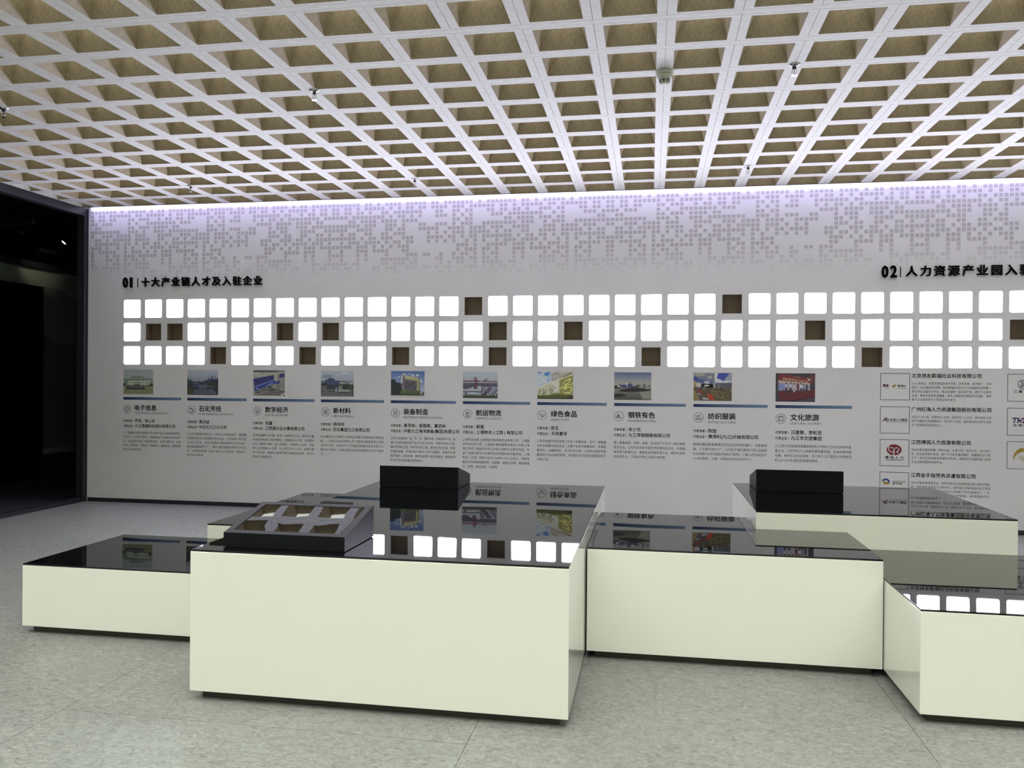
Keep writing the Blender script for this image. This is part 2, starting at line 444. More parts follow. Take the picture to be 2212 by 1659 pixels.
for x, y, lab in [(-2.542, 5.815, 'chrome fire sprinkler in the nearer row, left of the smoke detector'),
                  (0.960, 5.840, 'chrome fire sprinkler in the nearer row, right of the smoke detector'),
                  (-5.187, 8.467, 'chrome fire sprinkler in the far row, leftmost near the dark opening'),
                  (-2.561, 8.534, 'chrome fire sprinkler in the far row, middle of the three'),
                  (0.956, 8.493, 'chrome fire sprinkler in the far row, rightmost of the three'),
                  (-5.235, 5.815, 'chrome fire sprinkler cut by the left edge of the picture')]:
    sprinkler(x, y, lab)
t = thing('smoke_detector', 'round cream smoke detector with slotted vents on a ceiling rib crossing', 'smoke detector', (0.079, 5.83, CZ))
MB().lathe([(0.060, 0), (0.062, -0.006), (0.062, -0.020), (0.058, -0.026)], 0, 0, 32).build('detector_base', M['plastic'], t, smooth=True)
MB().lathe([(0.056, -0.026), (0.052, -0.040), (0.040, -0.062)], 0, 0, 32).build('detector_dome', M['plastic'], t, smooth=True)
MB().lathe([(0.0375, -0.062), (0.033, -0.082), (0.030, -0.084)], 0, 0, 32).build('vent_ring', M['vent'], t, smooth=True)
rb = MB()
for k in range(8):
    a = 2 * math.pi * k / 8 + 0.2
    rb.tube([(0.0395 * math.cos(a), 0.0395 * math.sin(a), -0.061), (0.0335 * math.cos(a), 0.0335 * math.sin(a), -0.083)], 0.004, 6)
rb.build('vent_ribs', M['plastic'], t)
MB().lathe([(0.0375, -0.072), (0.0365, -0.0745)], 0, 0, 32).build('vent_band', M['plastic'], t, smooth=True)
MB().lathe([(0.033, -0.082), (0.030, -0.088), (0.010, -0.089)], 0, 0, 32).build('detector_cap', M['plastic'], t, smooth=True)

# ------------------------------------------------------------------ display tables
SLAB = 0.010
def table(label, poly, top, hp=0.045, inset=(0.02, 0.045)):
    """poly counter-clockwise; outer faces of the white panels"""
    x0 = sum(p[0] for p in poly) / len(poly); y0 = min(p[1] for p in poly)
    t = thing('display_table', label, 'table', (x0, y0, 0))
    loc = [(x - x0, y - y0) for x, y in poly]
    n = len(loc); th = 0.018
    def off(d):
        out = []
        for i in range(n):
            p, c, q = Vector(loc[i - 1]), Vector(loc[i]), Vector(loc[(i + 1) % n])
            e1 = (c - p).normalized(); e2 = (q - c).normalized()
            n1 = Vector((-e1.y, e1.x)); n2 = Vector((-e2.y, e2.x))
            out.append(tuple(c + (n1 + n2) * d))
        return out
    ins = off(th)
    zt = top - SLAB
    for i in range(n):
        j = (i + 1) % n
        quad = [loc[i], loc[j], ins[j], ins[i]]
        ex = Vector(loc[j]) - Vector(loc[i])
        nm = 'front_panel' if abs(ex.y) < 1e-6 and ex.x > 0 else ('back_panel' if abs(ex.y) < 1e-6 else 'side_panel')
        p = MB().prism(quad, hp, zt).build(nm, M['panel'], t)
        bevel(p, 0.0012, 1)
    pl = off(0.045)
    pl = [(x, y) for x, y in pl]
    MB().prism(pl, 0.0, hp).build('plinth', M['plinth'], t)
    MB().prism(off(0.03), hp, hp + 0.01).build('bottom_board', M['plinth'], t)
    g = MB().prism(off(0.001), zt, top).build('glass_top', M['glass'], t)
    bevel(g, 0.0012, 2)
    return t
def rect(x0, x1, y0, y1): return [(x0, y0), (x1, y0), (x1, y1), (x0, y1)]
table('largest white gloss table with black glass top and two sloped cases, at the centre', rect(-2.258, -0.362, 3.705, 6.65), 0.750)
table('lowest white gloss table with black glass top, at far left', rect(-3.876, -2.264, 4.478, 5.470), 0.434)
table('white gloss table with black glass top, mostly hidden behind the sloped touch screen', rect(-3.205, -2.266, 5.478, 7.200), 0.537)
table('empty wide white gloss table with black glass top, right of the largest table',
      [(-0.354, 4.685), (1.259, 4.685), (1.259, 5.504), (0.684, 5.504), (0.684, 5.970), (-0.354, 5.970)], 0.645)
table('rear white gloss table with black glass top and one black case, nearest the logo boxes', rect(0.690, 2.270, 5.511, 7.030), 0.762)
table('low white gloss table with black glass top, cut by the right edge', rect(1.265, 3.200, 4.085, 5.505), 0.541)

# ------------------------------------------------------------------ sloped cases
def case(label, loc, rotz, w=0.645, d=0.42, hl=0.076, hh=0.170, name='touch_screen_case', cat='display case'):
    t = thing(name, label, cat, loc, None, rotz)
    def slopev(y): return hl + (hh - hl) * y / d
    v = [(0, 0, 0.004), (w, 0, 0.004), (w, d, 0.004), (0, d, 0.004), (0, 0, hl), (w, 0, hl), (w, d, hh), (0, d, hh)]
    f = [(0, 3, 2, 1), (0, 1, 5, 4), (1, 2, 6, 5), (2, 3, 7, 6), (3, 0, 4, 7)]
    bz = 0.035
    iv = [(bz, bz), (w - bz, bz), (w - bz, d - bz), (bz, d - bz)]
    b = len(v); v += [(x, y, slopev(y)) for x, y in iv]
    f += [(4, 5, b + 1, b), (5, 6, b + 2, b + 1), (6, 7, b + 3, b + 2), (7, 4, b, b + 3)]
    b2 = len(v); v += [(x, y, slopev(y) - 0.008) for x, y in iv]
    f += [(b, b + 1, b2 + 1, b2), (b + 1, b + 2, b2 + 2, b2 + 1), (b + 2, b + 3, b2 + 3, b2 + 2), (b + 3, b, b2, b2 + 3)]
    mi = [0] * 5 + [1] * 4 + [1] * 4
    mesh_obj('case_body', v, f, None, t, mats=[M['case'], M['bezel']], fmat=mi)
    g = 0.004
    gv = [(bz + g, bz + g), (w - bz - g, bz + g), (w - bz - g, d - bz - g), (bz + g, d - bz - g)]
    v = [(x, y, slopev(y) - 0.012) for x, y in gv] + [(x, y, slopev(y) - 0.002) for x, y in gv]
    mesh_obj('glass_screen', v, [(0, 3, 2, 1), (4, 5, 6, 7), (0, 1, 5, 4), (1, 2, 6, 5), (2, 3, 7, 6), (3, 0, 4, 7)], M['screen'], t)
    MB().box(0.006, w - 0.006, 0.006, d - 0.006, 0, 0.004).build('rubber_foot_strip', M['dark_gap'], t)
    return t
case('black sloped touch screen case facing the camera on the largest table', (-2.125, 3.785, 0.7501), 0)
case('black sloped case seen from behind at the far end of the largest table', (-1.486, 6.617, 0.7501), math.pi)
case('black sloped case seen from behind on the rear right table', (1.461, 6.947, 0.7621), math.pi)

# ------------------------------------------------------------------ light boxes and niches
ORD = ['first', 'second', 'third', 'fourth', 'fifth', 'sixth', 'seventh', 'eighth', 'ninth', 'tenth', 'eleventh', 'twelfth', 'thirteenth', 'fourteenth', 'fifteenth', 'sixteenth', 'seventeenth', 'eighteenth', 'nineteenth']
ORD += ['twentieth'] + ['twenty-' + o for o in ORD[:9]] + ['thirtieth'] + ['thirty-' + o for o in ORD[:9]] + ['fortieth'] + ['forty-' + o for o in ORD[:9]]
ROWN = {1: 'top', 2: 'middle', 3: 'bottom'}
BW = 0.232; BP = 0.006
def rr(w, r, n=5):
    pts = []
    for cx, cy, a0 in ((w / 2 - r, w / 2 - r, 0), (-w / 2 + r, w / 2 - r, 90), (-w / 2 + r, -w / 2 + r, 180), (w / 2 - r, -w / 2 + r, 270)):
        for k in range(n + 1):
            a = math.radians(a0 + 90 * k / n); pts.append((cx + r * math.cos(a), cy + r * math.sin(a)))
    return pts
pr = rr(BW, 0.02); n = len(pr)
inn = rr(BW - 0.002, 0.019)
bv = [(x, 0, z) for x, z in pr] + [(x, -BP + 0.001, z) for x, z in pr] + [(x, -BP, z) for x, z in inn]
bf = [(i, n + i, n + (i + 1) % n, (i + 1) % n) for i in range(n)] + [(n + i, 2 * n + i, 2 * n + (i + 1) % n, n + (i + 1) % n) for i in range(n)] + [tuple(2 * n + i for i in range(n))[::-1]]
box_proto = None; hs_proto = None
nich = None
for r in (1, 2, 3):
    for i in range(NCOL):
        x, z = cell(i, r)
        if (r, i) not in BROWN:
            t = thing('light_box', f'glowing white square wall light, {ROWN[r]} row, {ORD[i]} square from the left', 'light', (x, WY, z), 'lit white squares in the three rows on the wall')
            if box_proto is None:
                box_proto = mesh_obj('diffuser', bv, bf, None, t, mats=[M['box_lit'], M['box_edge']], fmat=[1] * (2 * n) + [0])
                hs_proto = MB().box(-NW / 2 + 0.001, NW / 2 - 0.001, 0.001, 0.14, -NW / 2 + 0.001, NW / 2 - 0.001).build('housing', M['room'], t)
            else:
                for pp in (box_proto, hs_proto):
                    o = pp.copy(); COL.objects.link(o); o.parent = t
        else:
            t = thing('wall_niche', f'open square wooden niche, unlit, {ROWN[r]} row, {ORD[i]} square from the left', 'niche', (x, WY, z), 'unlit wooden niches in the three rows on the wall')
            if nich is None:
                h = NW / 2; dd = ND
                mb = MB()
                mb.v = [(-h, 0, -h), (h, 0, -h), (h, 0, h), (-h, 0, h), (-h, dd, -h), (h, dd, -h), (h, dd, h), (-h, dd, h)]
                mb.f = [(0, 4, 5, 1), (1, 5, 6, 2), (2, 6, 7, 3), (3, 7, 4, 0)]; mb.mi = [0] * 4
                lin_o = mb.build('lining', M['niche'], t)
                mb = MB(); mb.v = [(-h, dd, -h), (h, dd, -h), (h, dd, h), (-h, dd, h)]; mb.f = [(0, 1, 2, 3)]; mb.mi = [0]
                bk_o = mb.build('back_panel', M['niche'], t)
                nich = (lin_o, bk_o)
            else:
                for pp in nich:
                    o = pp.copy(); COL.objects.link(o); o.parent = t
#PRINT
# ------------------------------------------------------------------ print on the picture wall
FONT_EM = {}
def text_mesh(body, bold=0.0, extrude=0.0, res=2):
    cu = bpy.data.curves.new('t', 'FONT')
    cu.body = body; cu.size = 1.0; cu.offset = bold; cu.extrude = extrude; cu.resolution_u = res
    o = bpy.data.objects.new('t', cu)
    me = bpy.data.meshes.new_from_object(o)
    n = len(me.vertices); co = np.empty(n * 3); me.vertices.foreach_get('co', co); co = co.reshape(-1, 3)
    faces = [tuple(p.vertices) for p in me.polygons]
    bpy.data.objects.remove(o); bpy.data.curves.remove(cu); bpy.data.meshes.remove(me)
    return co, faces
_c, _ = text_mesh('国'); G_W, G_H, G_Y = np.ptp(_c[:, 0]), np.ptp(_c[:, 1]), _c[:, 1].min()
_c2, _ = text_mesh('国国'); G_ADV = np.ptp(_c2[:, 0]) - G_W
_cl, _ = text_mesh('H'); L_H = np.ptp(_cl[:, 1])
PY = WY - 0.0012
class Print:
    def __init__(s, x0=0.0, z0=0.0): s.v = []; s.f = []; s.x0 = x0; s.z0 = z0; s.uf = []
    def text(s, body, x, z, h, width=None, bold=0.0, cjk=True, extrude=0.0, sx=None, res=2):
        """x left edge, z bottom of the glyph box, h glyph height"""
        co, fc = text_mesh(body, 0.0, extrude, res)
        if len(co) == 0: return 0
        if bold:
            n0 = len(co); sh = [(-bold, 0), (bold, 0), (0, bold), (0, -bold)]
            fc = [tuple(i + n0 * j for i in f) for j in range(4) for f in fc]
            co = np.concatenate([co + np.array([a_, b_, 0]) for a_, b_ in sh])
        k = h / (G_H if cjk else L_H)
        kx = k * (sx or 1.0)
        xm = co[:, 0].min()
        if width: kx = width / np.ptp(co[:, 0])
        yb = G_Y if cjk else 0.0
        b = len(s.v)
        for c in co:
            s.v.append((x + (c[0] - xm) * kx - s.x0, -c[2] * 1.0, z + (c[1] - yb) * k - s.z0))
        s.f += [tuple(b + i for i in f) for f in fc]
        return kx / k
    def poly(s, pts):
        b = len(s.v)
        s.v += [(x - s.x0, 0.0, z - s.z0) for x, z in pts]; s.f.append(tuple(b + i for i in range(len(pts))))
    def rect(s, x0, x1, z0, z1): s.poly([(x0, z0), (x1, z0), (x1, z1), (x0, z1)])
    def line(s, pts, w, closed=False):
        P = [Vector(p) for p in pts]; n = len(P)
        if closed: P.append(P[0]); n += 1
        for a, b_ in zip(P[:-1], P[1:]):
            d = (b_ - a)
            if d.length < 1e-9: continue
            d.normalize(); nn = Vector((-d.y, d.x)) * w / 2; e = d * w * 0.3
            s.poly([tuple(a - nn - e), tuple(b_ - nn + e), tuple(b_ + nn + e), tuple(a + nn - e)])
    def ring(s, cx, cz, r, w, n=32, a0=0, a1=360, sx=1.0):
        k = max(3, int(n * (a1 - a0) / 360))
        for i in range(k):
            A = math.radians(a0 + (a1 - a0) * i / k); Bq = math.radians(a0 + (a1 - a0) * (i + 1) / k)
            r0, r1 = r - w / 2, r + w / 2
            s.poly([(cx + sx * r0 * math.cos(A), cz + r0 * math.sin(A)), (cx + sx * r1 * math.cos(A), cz + r1 * math.sin(A)), (cx + sx * r1 * math.cos(Bq), cz + r1 * math.sin(Bq)), (cx + sx * r0 * math.cos(Bq), cz + r0 * math.sin(Bq))])
    def build(s, name, m, parent, dy=0.0):
        f = []
        for q in s.f:
            f.append(q)
        o = mesh_obj(name, s.v, f, m, parent)
        o.location = (0, dy, 0)
        return o

class Pic:
    def __init__(s, box, ref, w=84, h=62):
        s.W, s.H = w, h; s.b = box; s.ref = ref
        u, v = np.meshgrid(np.linspace(0, 1, w), np.linspace(0, 1, h))
        s.X = box[0] + u * (box[2] - box[0]); s.Y = box[1] + v * (box[3] - box[1])
        s.a = np.zeros((h, w, 3)); s.rng = np.random.RandomState(int(sum(box)) % 1000)
    def grad(s, y0, c0, y1, c1):
        t = np.clip((s.Y - y0) / (y1 - y0), 0, 1)[..., None]
        m = (s.Y >= y0 - 1) & (s.Y <= y1 + 1)
        g = np.array(c0) * (1 - t) + np.array(c1) * t
        s.a[m] = g[m]
    def poly(s, pts, c):
        m = np.zeros(s.X.shape, bool); n = len(pts)
        for i in range(n):
            x1, y1 = pts[i]; x2, y2 = pts[(i + 1) % n]
            cnd = ((y1 > s.Y) != (y2 > s.Y))
            xi = x1 + (s.Y - y1) * (x2 - x1) / ((y2 - y1) if y2 != y1 else 1e-9)
            m ^= cnd & (s.X < xi)
        s.a[m] = c
    def rect(s, x0, y0, x1, y1, c): s.a[(s.X >= x0) & (s.X <= x1) & (s.Y >= y0) & (s.Y <= y1)] = c
    def ell(s, cx, cy, rx, ry, c): s.a[((s.X - cx) / rx) ** 2 + ((s.Y - cy) / ry) ** 2 <= 1] = c
    def line(s, pts, w, c):
        for (x1, y1), (x2, y2) in zip(pts[:-1], pts[1:]):
            dx, dy = x2 - x1, y2 - y1; L2 = dx * dx + dy * dy + 1e-9
            t = np.clip(((s.X - x1) * dx + (s.Y - y1) * dy) / L2, 0, 1)
            s.a[np.hypot(s.X - x1 - t * dx, s.Y - y1 - t * dy) <= w / 2] = c
    def noise(s, amp, x0=-9e9, y0=-9e9, x1=9e9, y1=9e9, cell=1):
        n = s.rng.uniform(-amp, amp, (s.H // cell + 2, s.W // cell + 2))
        n = np.kron(n, np.ones((cell, cell)))[:s.H, :s.W]
        m = (s.X >= x0) & (s.X <= x1) & (s.Y >= y0) & (s.Y <= y1)
        s.a[m] = np.clip(s.a[m] + n[m][:, None], 2, 250)
    def rows(s, x0, x1, ys, w, c):
        for y in ys: s.line([(x0, y), (x1, y)], w, c)
    def build(s, name, parent, w, h, x, z):
        a = s.a
        p = np.pad(a, ((1, 1), (1, 1), (0, 0)), 'edge')
        a = a * 0.6 + 0.1 * (p[:-2, 1:-1] + p[2:, 1:-1] + p[1:-1, :-2] + p[1:-1, 2:])
        def l(c): c = c / 255; return np.where(c <= 0.04045, c / 12.92, ((c + 0.055) / 1.055) ** 2.4)
        alb = np.clip(l(a) / l(np.array(float(s.ref))) * 0.80, 0.002, 0.9)
        u, v = np.meshgrid(np.linspace(0, w, s.W), np.linspace(0, -h, s.H))
        V = [(x + float(uu), 0.0, z + h + float(vv)) for uu, vv in zip(u.ravel(), v.ravel())]
        F = [(i * s.W + j, (i + 1) * s.W + j, (i + 1) * s.W + j + 1, i * s.W + j + 1) for i in range(s.H - 1) for j in range(s.W - 1)]
        o = mesh_obj(name, V, F, M['print'], parent)
        at = o.data.color_attributes.new('Col', 'FLOAT_COLOR', 'POINT')
        at.data.foreach_set('color', np.concatenate([alb.reshape(-1, 3), np.ones((s.W * s.H, 1))], 1).ravel())
        o.location = (0, 0, 0)
        return o

def pic1():
    p = Pic((150, 215, 1695, 1485), 140); p.grad(215, (112, 118, 119), 700, (110, 118, 120)); p.grad(700, (95, 100, 92), 1100, (95, 98, 88))
    p.poly([(480, 620), (640, 560), (1130, 560), (1280, 620)], (80, 84, 78)); p.rect(540, 620, 1220, 690, (84, 86, 80))
    for x in (660, 800, 980, 1120): p.rect(x - 45, 632, x + 45, 675, (128, 130, 124))
    p.poly([(160, 740), (170, 690), (1600, 690), (1610, 740), (1530, 760), (250, 760)], (78, 86, 80)); p.rect(350, 760, 1560, 1050, (125, 130, 120))
    p.rect(160, 760, 350, 900, (80, 96, 86)); p.rect(320, 760, 355, 1040, (50, 62, 52))
    for x in (430, 590, 760, 900, 1050, 1200, 1360): p.rect(x - 45, 745, x + 45, 780, (72, 76, 68))
    for x in (440, 580, 1190, 1330, 1440, 1520): p.rect(x - 38, 875, x + 38, 920, (58, 64, 54)); p.rect(x - 35, 990, x + 35, 1040, (66, 70, 58))
    p.rect(700, 870, 1080, 920, (48, 56, 50)); p.rect(700, 965, 1040, 1040, (44, 52, 56)); p.rect(1250, 1040, 1600, 1100, (70, 72, 56))
    p.grad(1100, (98, 100, 74), 1485, (88, 90, 70)); p.rect(150, 1095, 270, 1250, (100, 102, 78)); p.ell(200, 1000, 60, 90, (34, 36, 28)); p.ell(1590, 1000, 100, 70, (38, 44, 36))
    p.rect(1280, 1210, 1690, 1250, (76, 68, 50)); p.poly([(270, 1250), (290, 1040), (1240, 1040), (1270, 1250)], (54, 55, 54)); p.rect(270, 1200, 1265, 1250, (34, 34, 34))
    for k in range(11): p.rect(420 + 66 * k, 1085, 460 + 66 * k, 1115, (96, 94, 88))
    p.noise(5); return p
def pic2():
    p = Pic((130, 215, 1700, 1515), 145); p.grad(215, (126, 130, 142), 830, (98, 108, 116)); p.rect(130, 830, 1700, 1515, (44, 48, 58))
    p.poly([(150, 600), (160, 710), (320, 760), (430, 840), (480, 830), (900, 830), (1050, 780), (1200, 710), (1700, 680), (1700, 1240), (130, 1240), (130, 600)], (42, 44, 62))
    for x, y0, y1, w in ((150, 580, 720, 22), (300, 610, 740, 30), (360, 660, 760, 30), (455, 740, 800, 40), (715, 670, 830, 20), (1035, 640, 800, 22), (1230, 590, 720, 34), (1400, 500, 720, 50), (1345, 640, 720, 50), (1540, 535, 700, 46), (1670, 640, 720, 40)): p.rect(x - w / 2, y0, x + w / 2, y1, (46, 48, 62))
    p.poly([(150, 820), (420, 850), (400, 1240), (150, 1300)], (40, 46, 44)); p.poly([(1140, 830), (1660, 830), (1660, 1240), (1350, 1240), (1140, 1060)], (38, 46, 44))
    p.rect(440, 915, 700, 940, (84, 88, 98)); p.rect(720, 985, 1170, 1020, (92, 96, 106)); p.rect(390, 1050, 800, 1085, (78, 82, 84)); p.rect(1060, 1060, 1520, 1105, (72, 76, 76)); p.rect(720, 1030, 1100, 1190, (66, 70, 84))
    p.poly([(530, 1220), (1300, 1240), (1620, 1480), (410, 1480)], (62, 66, 78)); p.poly([(150, 1200), (520, 1220), (400, 1490), (150, 1490)], (48, 54, 38)); p.line([(1300, 1220), (1650, 1490)], 26, (100, 100, 100))
    p.rect(130, 1480, 1700, 1515, (16, 18, 24)); p.rect(130, 700, 165, 1515, (18, 20, 24)); p.rect(1660, 650, 1700, 1515, (24, 22, 24)); p.noise(5); return p
def pic3():
    p = Pic((215, 245, 1865, 1560), 150); p.grad(245, (116, 118, 114), 1560, (84, 86, 86)); p.rect(215, 245, 1865, 340, (76, 78, 84))
    for x in range(250, 1300, 130): p.rect(x + 80, 262, x + 150, 350, (44, 44, 60))
    p.rect(1300, 300, 1600, 330, (66, 64, 80)); p.poly([(215, 400), (900, 370), (1865, 300), (1865, 390), (1600, 420), (1290, 480), (215, 690)], (122, 126, 118)); p.rect(215, 380, 520, 420, (150, 148, 146))
    p.poly([(215, 690), (1290, 490), (1290, 760), (280, 1090)], (42, 42, 84)); p.poly([(270, 1100), (1290, 770), (1290, 950), (930, 1060), (330, 1320), (280, 1290)], (36, 50, 104))
    for k in range(9): x = 320 + k * 105; y = 860 - k * 25; p.line([(x, y - 40), (x, y + 160)], 14, (60, 66, 104))
    p.line([(300, 760), (1260, 560)], 12, (56, 58, 100)); p.line([(310, 860), (1260, 640)], 12, (54, 56, 96)); p.line([(285, 1105), (1280, 770)], 30, (122, 132, 168)); p.line([(950, 1025), (1260, 890)], 34, (112, 122, 158))
    p.rect(1300, 380, 1560, 770, (126, 126, 118)); p.rect(1520, 450, 1560, 730, (52, 52, 62)); p.poly([(1600, 420), (1865, 390), (1865, 590), (1600, 640)], (46, 46, 88)); p.poly([(1290, 780), (1450, 800), (1610, 760), (1590, 920), (1440, 960), (1290, 950)], (40, 40, 98)); p.rect(1360, 845, 1520, 868, (140, 136, 180))
    p.poly([(1280, 960), (1520, 950), (1520, 1180), (1250, 1180)], (106, 108, 106)); p.rect(1475, 950, 1510, 1110, (54, 54, 56)); p.rect(960, 1060, 1180, 1180, (52, 54, 58)); p.ell(430, 1190, 45, 40, (130, 144, 196)); p.line([(940, 1050), (940, 1260)], 36, (124, 132, 124))
    p.poly([(600, 1240), (930, 1100), (1400, 1220), (1865, 1200), (1865, 1560), (500, 1560)], (80, 78, 78)); p.rect(420, 1330, 520, 1450, (42, 40, 42)); p.rect(520, 1230, 600, 1500, (84, 92, 92)); p.rect(215, 1100, 290, 1560, (122, 124, 118))
    p.line([(400, 1510), (950, 1330)], 20, (126, 126, 118)); p.poly([(1100, 1270), (1330, 1180), (1400, 1220), (1150, 1320)], (48, 48, 50)); p.ell(1740, 1210, 90, 40, (190, 190, 196)); p.ell(1730, 1510, 70, 40, (190, 190, 196)); p.rect(1700, 1170, 1820, 1195, (50, 50, 56)); p.ell(1830, 1450, 40, 40, (180, 180, 186)); p.rect(1750, 1535, 1865, 1560, (18, 18, 20)); p.noise(8); return p
def pic4():
    p = Pic((150, 270, 1855, 1600), 155); p.grad(270, (136, 142, 150), 800, (124, 128, 144)); p.ell(500, 560, 300, 90, (108, 114, 126)); p.ell(1000, 500, 50, 60, (150, 150, 158)); p.ell(1350, 380, 200, 60, (150, 152, 160)); p.rect(150, 800, 1855, 1300, (48, 52, 52))
    p.rect(150, 810, 360, 960, (66, 84, 92)); p.poly([(370, 760), (480, 740), (600, 640), (870, 700), (870, 800), (1050, 770), (1130, 840), (1100, 1000), (370, 1000)], (46, 54, 78)); p.rect(720, 850, 1100, 930, (52, 64, 82)); p.rect(500, 830, 540, 940, (112, 120, 134)); p.rect(690, 840, 720, 930, (104, 112, 124))
    p.poly([(1130, 850), (1640, 830), (1640, 930), (1130, 960)], (118, 122, 122)); p.rect(1450, 875, 1640, 900, (40, 42, 54)); p.rect(1640, 820, 1850, 980, (120, 124, 126)); p.ell(1650, 1150, 220, 150, (50, 56, 42)); p.poly([(180, 960), (420, 880), (400, 1040), (160, 1050)], (38, 42, 44))
    p.rect(1060, 1050, 1290, 1240, (94, 98, 94)); p.ell(1400, 1140, 130, 90, (38, 44, 42)); p.rect(160, 1040, 460, 1230, (76, 76, 80)); p.rect(450, 1040, 920, 1240, (46, 50, 52)); p.grad(1240, (78, 80, 84), 1600, (78, 78, 80)); p.rect(540, 1300, 900, 1400, (60, 64, 66)); p.rect(920, 1160, 975, 1385, (134, 138, 142)); p.rect(975, 1060, 1045, 1420, (46, 46, 76))
    p.rect(1045, 1250, 1640, 1350, (122, 128, 122)); p.rect(1100, 1275, 1600, 1310, (88, 96, 92)); p.rect(1050, 1370, 1700, 1440, (52, 58, 54)); p.rect(1800, 1000, 1855, 1600, (44, 40, 42)); p.rect(150, 1350, 310, 1380, (44, 42, 50)); p.noise(6); return p
def pic5():
    p = Pic((205, 170, 1925, 1510), 160); p.grad(170, (68, 86, 132), 1400, (150, 154, 168)); p.noise(4)
    for cx, cy, rx, ry in ((900, 330, 90, 40), (1150, 310, 60, 30), (1330, 350, 90, 24), (1560, 380, 90, 50), (610, 470, 60, 26), (480, 520, 90, 20), (1750, 670, 60, 60), (1320, 400, 60, 40)): p.ell(cx, cy, rx, ry, (160, 170, 196))
    p.poly([(770, 360), (830, 350), (930, 380), (1650, 520), (1700, 1180), (740, 1150)], (90, 86, 92)); p.poly([(760, 360), (820, 350), (780, 800), (700, 800)], (158, 170, 180)); p.poly([(920, 380), (1540, 480), (1540, 660), (920, 560)], (158, 154, 126))
    for k in range(8): x = 970 + k * 74; y = 445 + k * 12; p.rect(x - 20, y - 18, x + 20, y + 18, (92, 88, 70)); p.rect(x - 20, y + 58, x + 20, y + 94, (88, 82, 62))
    p.poly([(930, 580), (1530, 665), (1530, 1130), (900, 1120)], (88, 84, 86))
    for k in range(6): p.line([(930, 720 + k * 75), (1500, 770 + k * 66)], 34, (48, 46, 58))
    p.line([(930, 590), (1530, 670)], 16, (66, 62, 40)); p.poly([(1540, 520), (1640, 560), (1660, 1170), (1530, 1160)], (132, 128, 92)); p.rect(1640, 720, 1680, 1160, (74, 70, 46)); p.poly([(205, 600), (400, 600), (480, 740), (720, 780), (780, 1150), (740, 1410), (205, 1410)], (36, 42, 44))
    p.poly([(700, 1150), (1000, 1110), (1300, 1170), (1730, 1170), (1730, 1380), (700, 1380)], (62, 74, 50)); p.ell(880, 1180, 130, 50, (80, 94, 46)); p.noise(14, 205, 600, 1730, 1400); p.rect(205, 1360, 1925, 1415, (24, 24, 26)); p.ell(1850, 1300, 50, 90, (62, 60, 44)); p.rect(205, 1420, 1925, 1510, (150, 150, 148)); return p
def pic6():
    p = Pic((190, 200, 1950, 1540), 165); p.grad(200, (148, 154, 164), 640, (138, 146, 154)); p.grad(640, (150, 150, 160), 800, (120, 120, 130)); p.rect(190, 780, 1950, 1100, (70, 68, 84)); p.noise(16, 190, 780, 1950, 1100)
    p.rect(200, 640, 1090, 715, (96, 58, 76)); p.poly([(1120, 700), (1200, 660), (1950, 670), (1950, 715), (1120, 715)], (92, 58, 74)); p.rect(760, 500, 890, 640, (78, 58, 78)); p.rect(800, 530, 850, 610, (142, 134, 152)); p.rect(790, 715, 890, 1000, (94, 58, 78)); p.poly([(1260, 640), (1380, 550), (1460, 560), (1470, 660)], (78, 76, 88)); p.ell(1400, 610, 40, 30, (150, 150, 160)); p.line([(200, 540), (230, 600)], 20, (60, 50, 66))
    p.rect(190, 1100, 1140, 1230, (136, 140, 148)); p.poly([(860, 1120), (980, 900), (1140, 960), (1140, 1200), (860, 1200)], (138, 140, 142)); p.rect(190, 1190, 1140, 1245, (40, 42, 56)); p.ell(670, 1040, 60, 50, (154, 158, 166)); p.rect(480, 1050, 590, 1090, (150, 158, 162))
    p.rect(190, 1245, 1140, 1400, (124, 128, 132)); p.rect(420, 1240, 900, 1350, (148, 156, 164)); p.rect(420, 1345, 900, 1385, (42, 46, 52)); p.ell(350, 1330, 50, 60, (44, 46, 60)); p.rect(1150, 980, 1950, 1400, (112, 114, 126))
    cs = [(96, 100, 112), (128, 136, 144), (58, 60, 92), (74, 52, 70), (130, 134, 140), (72, 70, 96)]; k = 0
    for yy in (1010, 1110, 1210, 1310):
        for xx in range(1150, 1930, 92): p.rect(xx, yy, xx + 80, yy + 90, cs[(k * 5 + k // 4) % 6]); k += 1
    p.grad(1400, (66, 74, 58), 1540, (44, 48, 42)); p.rect(1150, 975, 1950, 995, (168, 170, 178)); p.noise(6); p.rect(190, 1500, 1950, 1540, (22, 26, 22)); return p
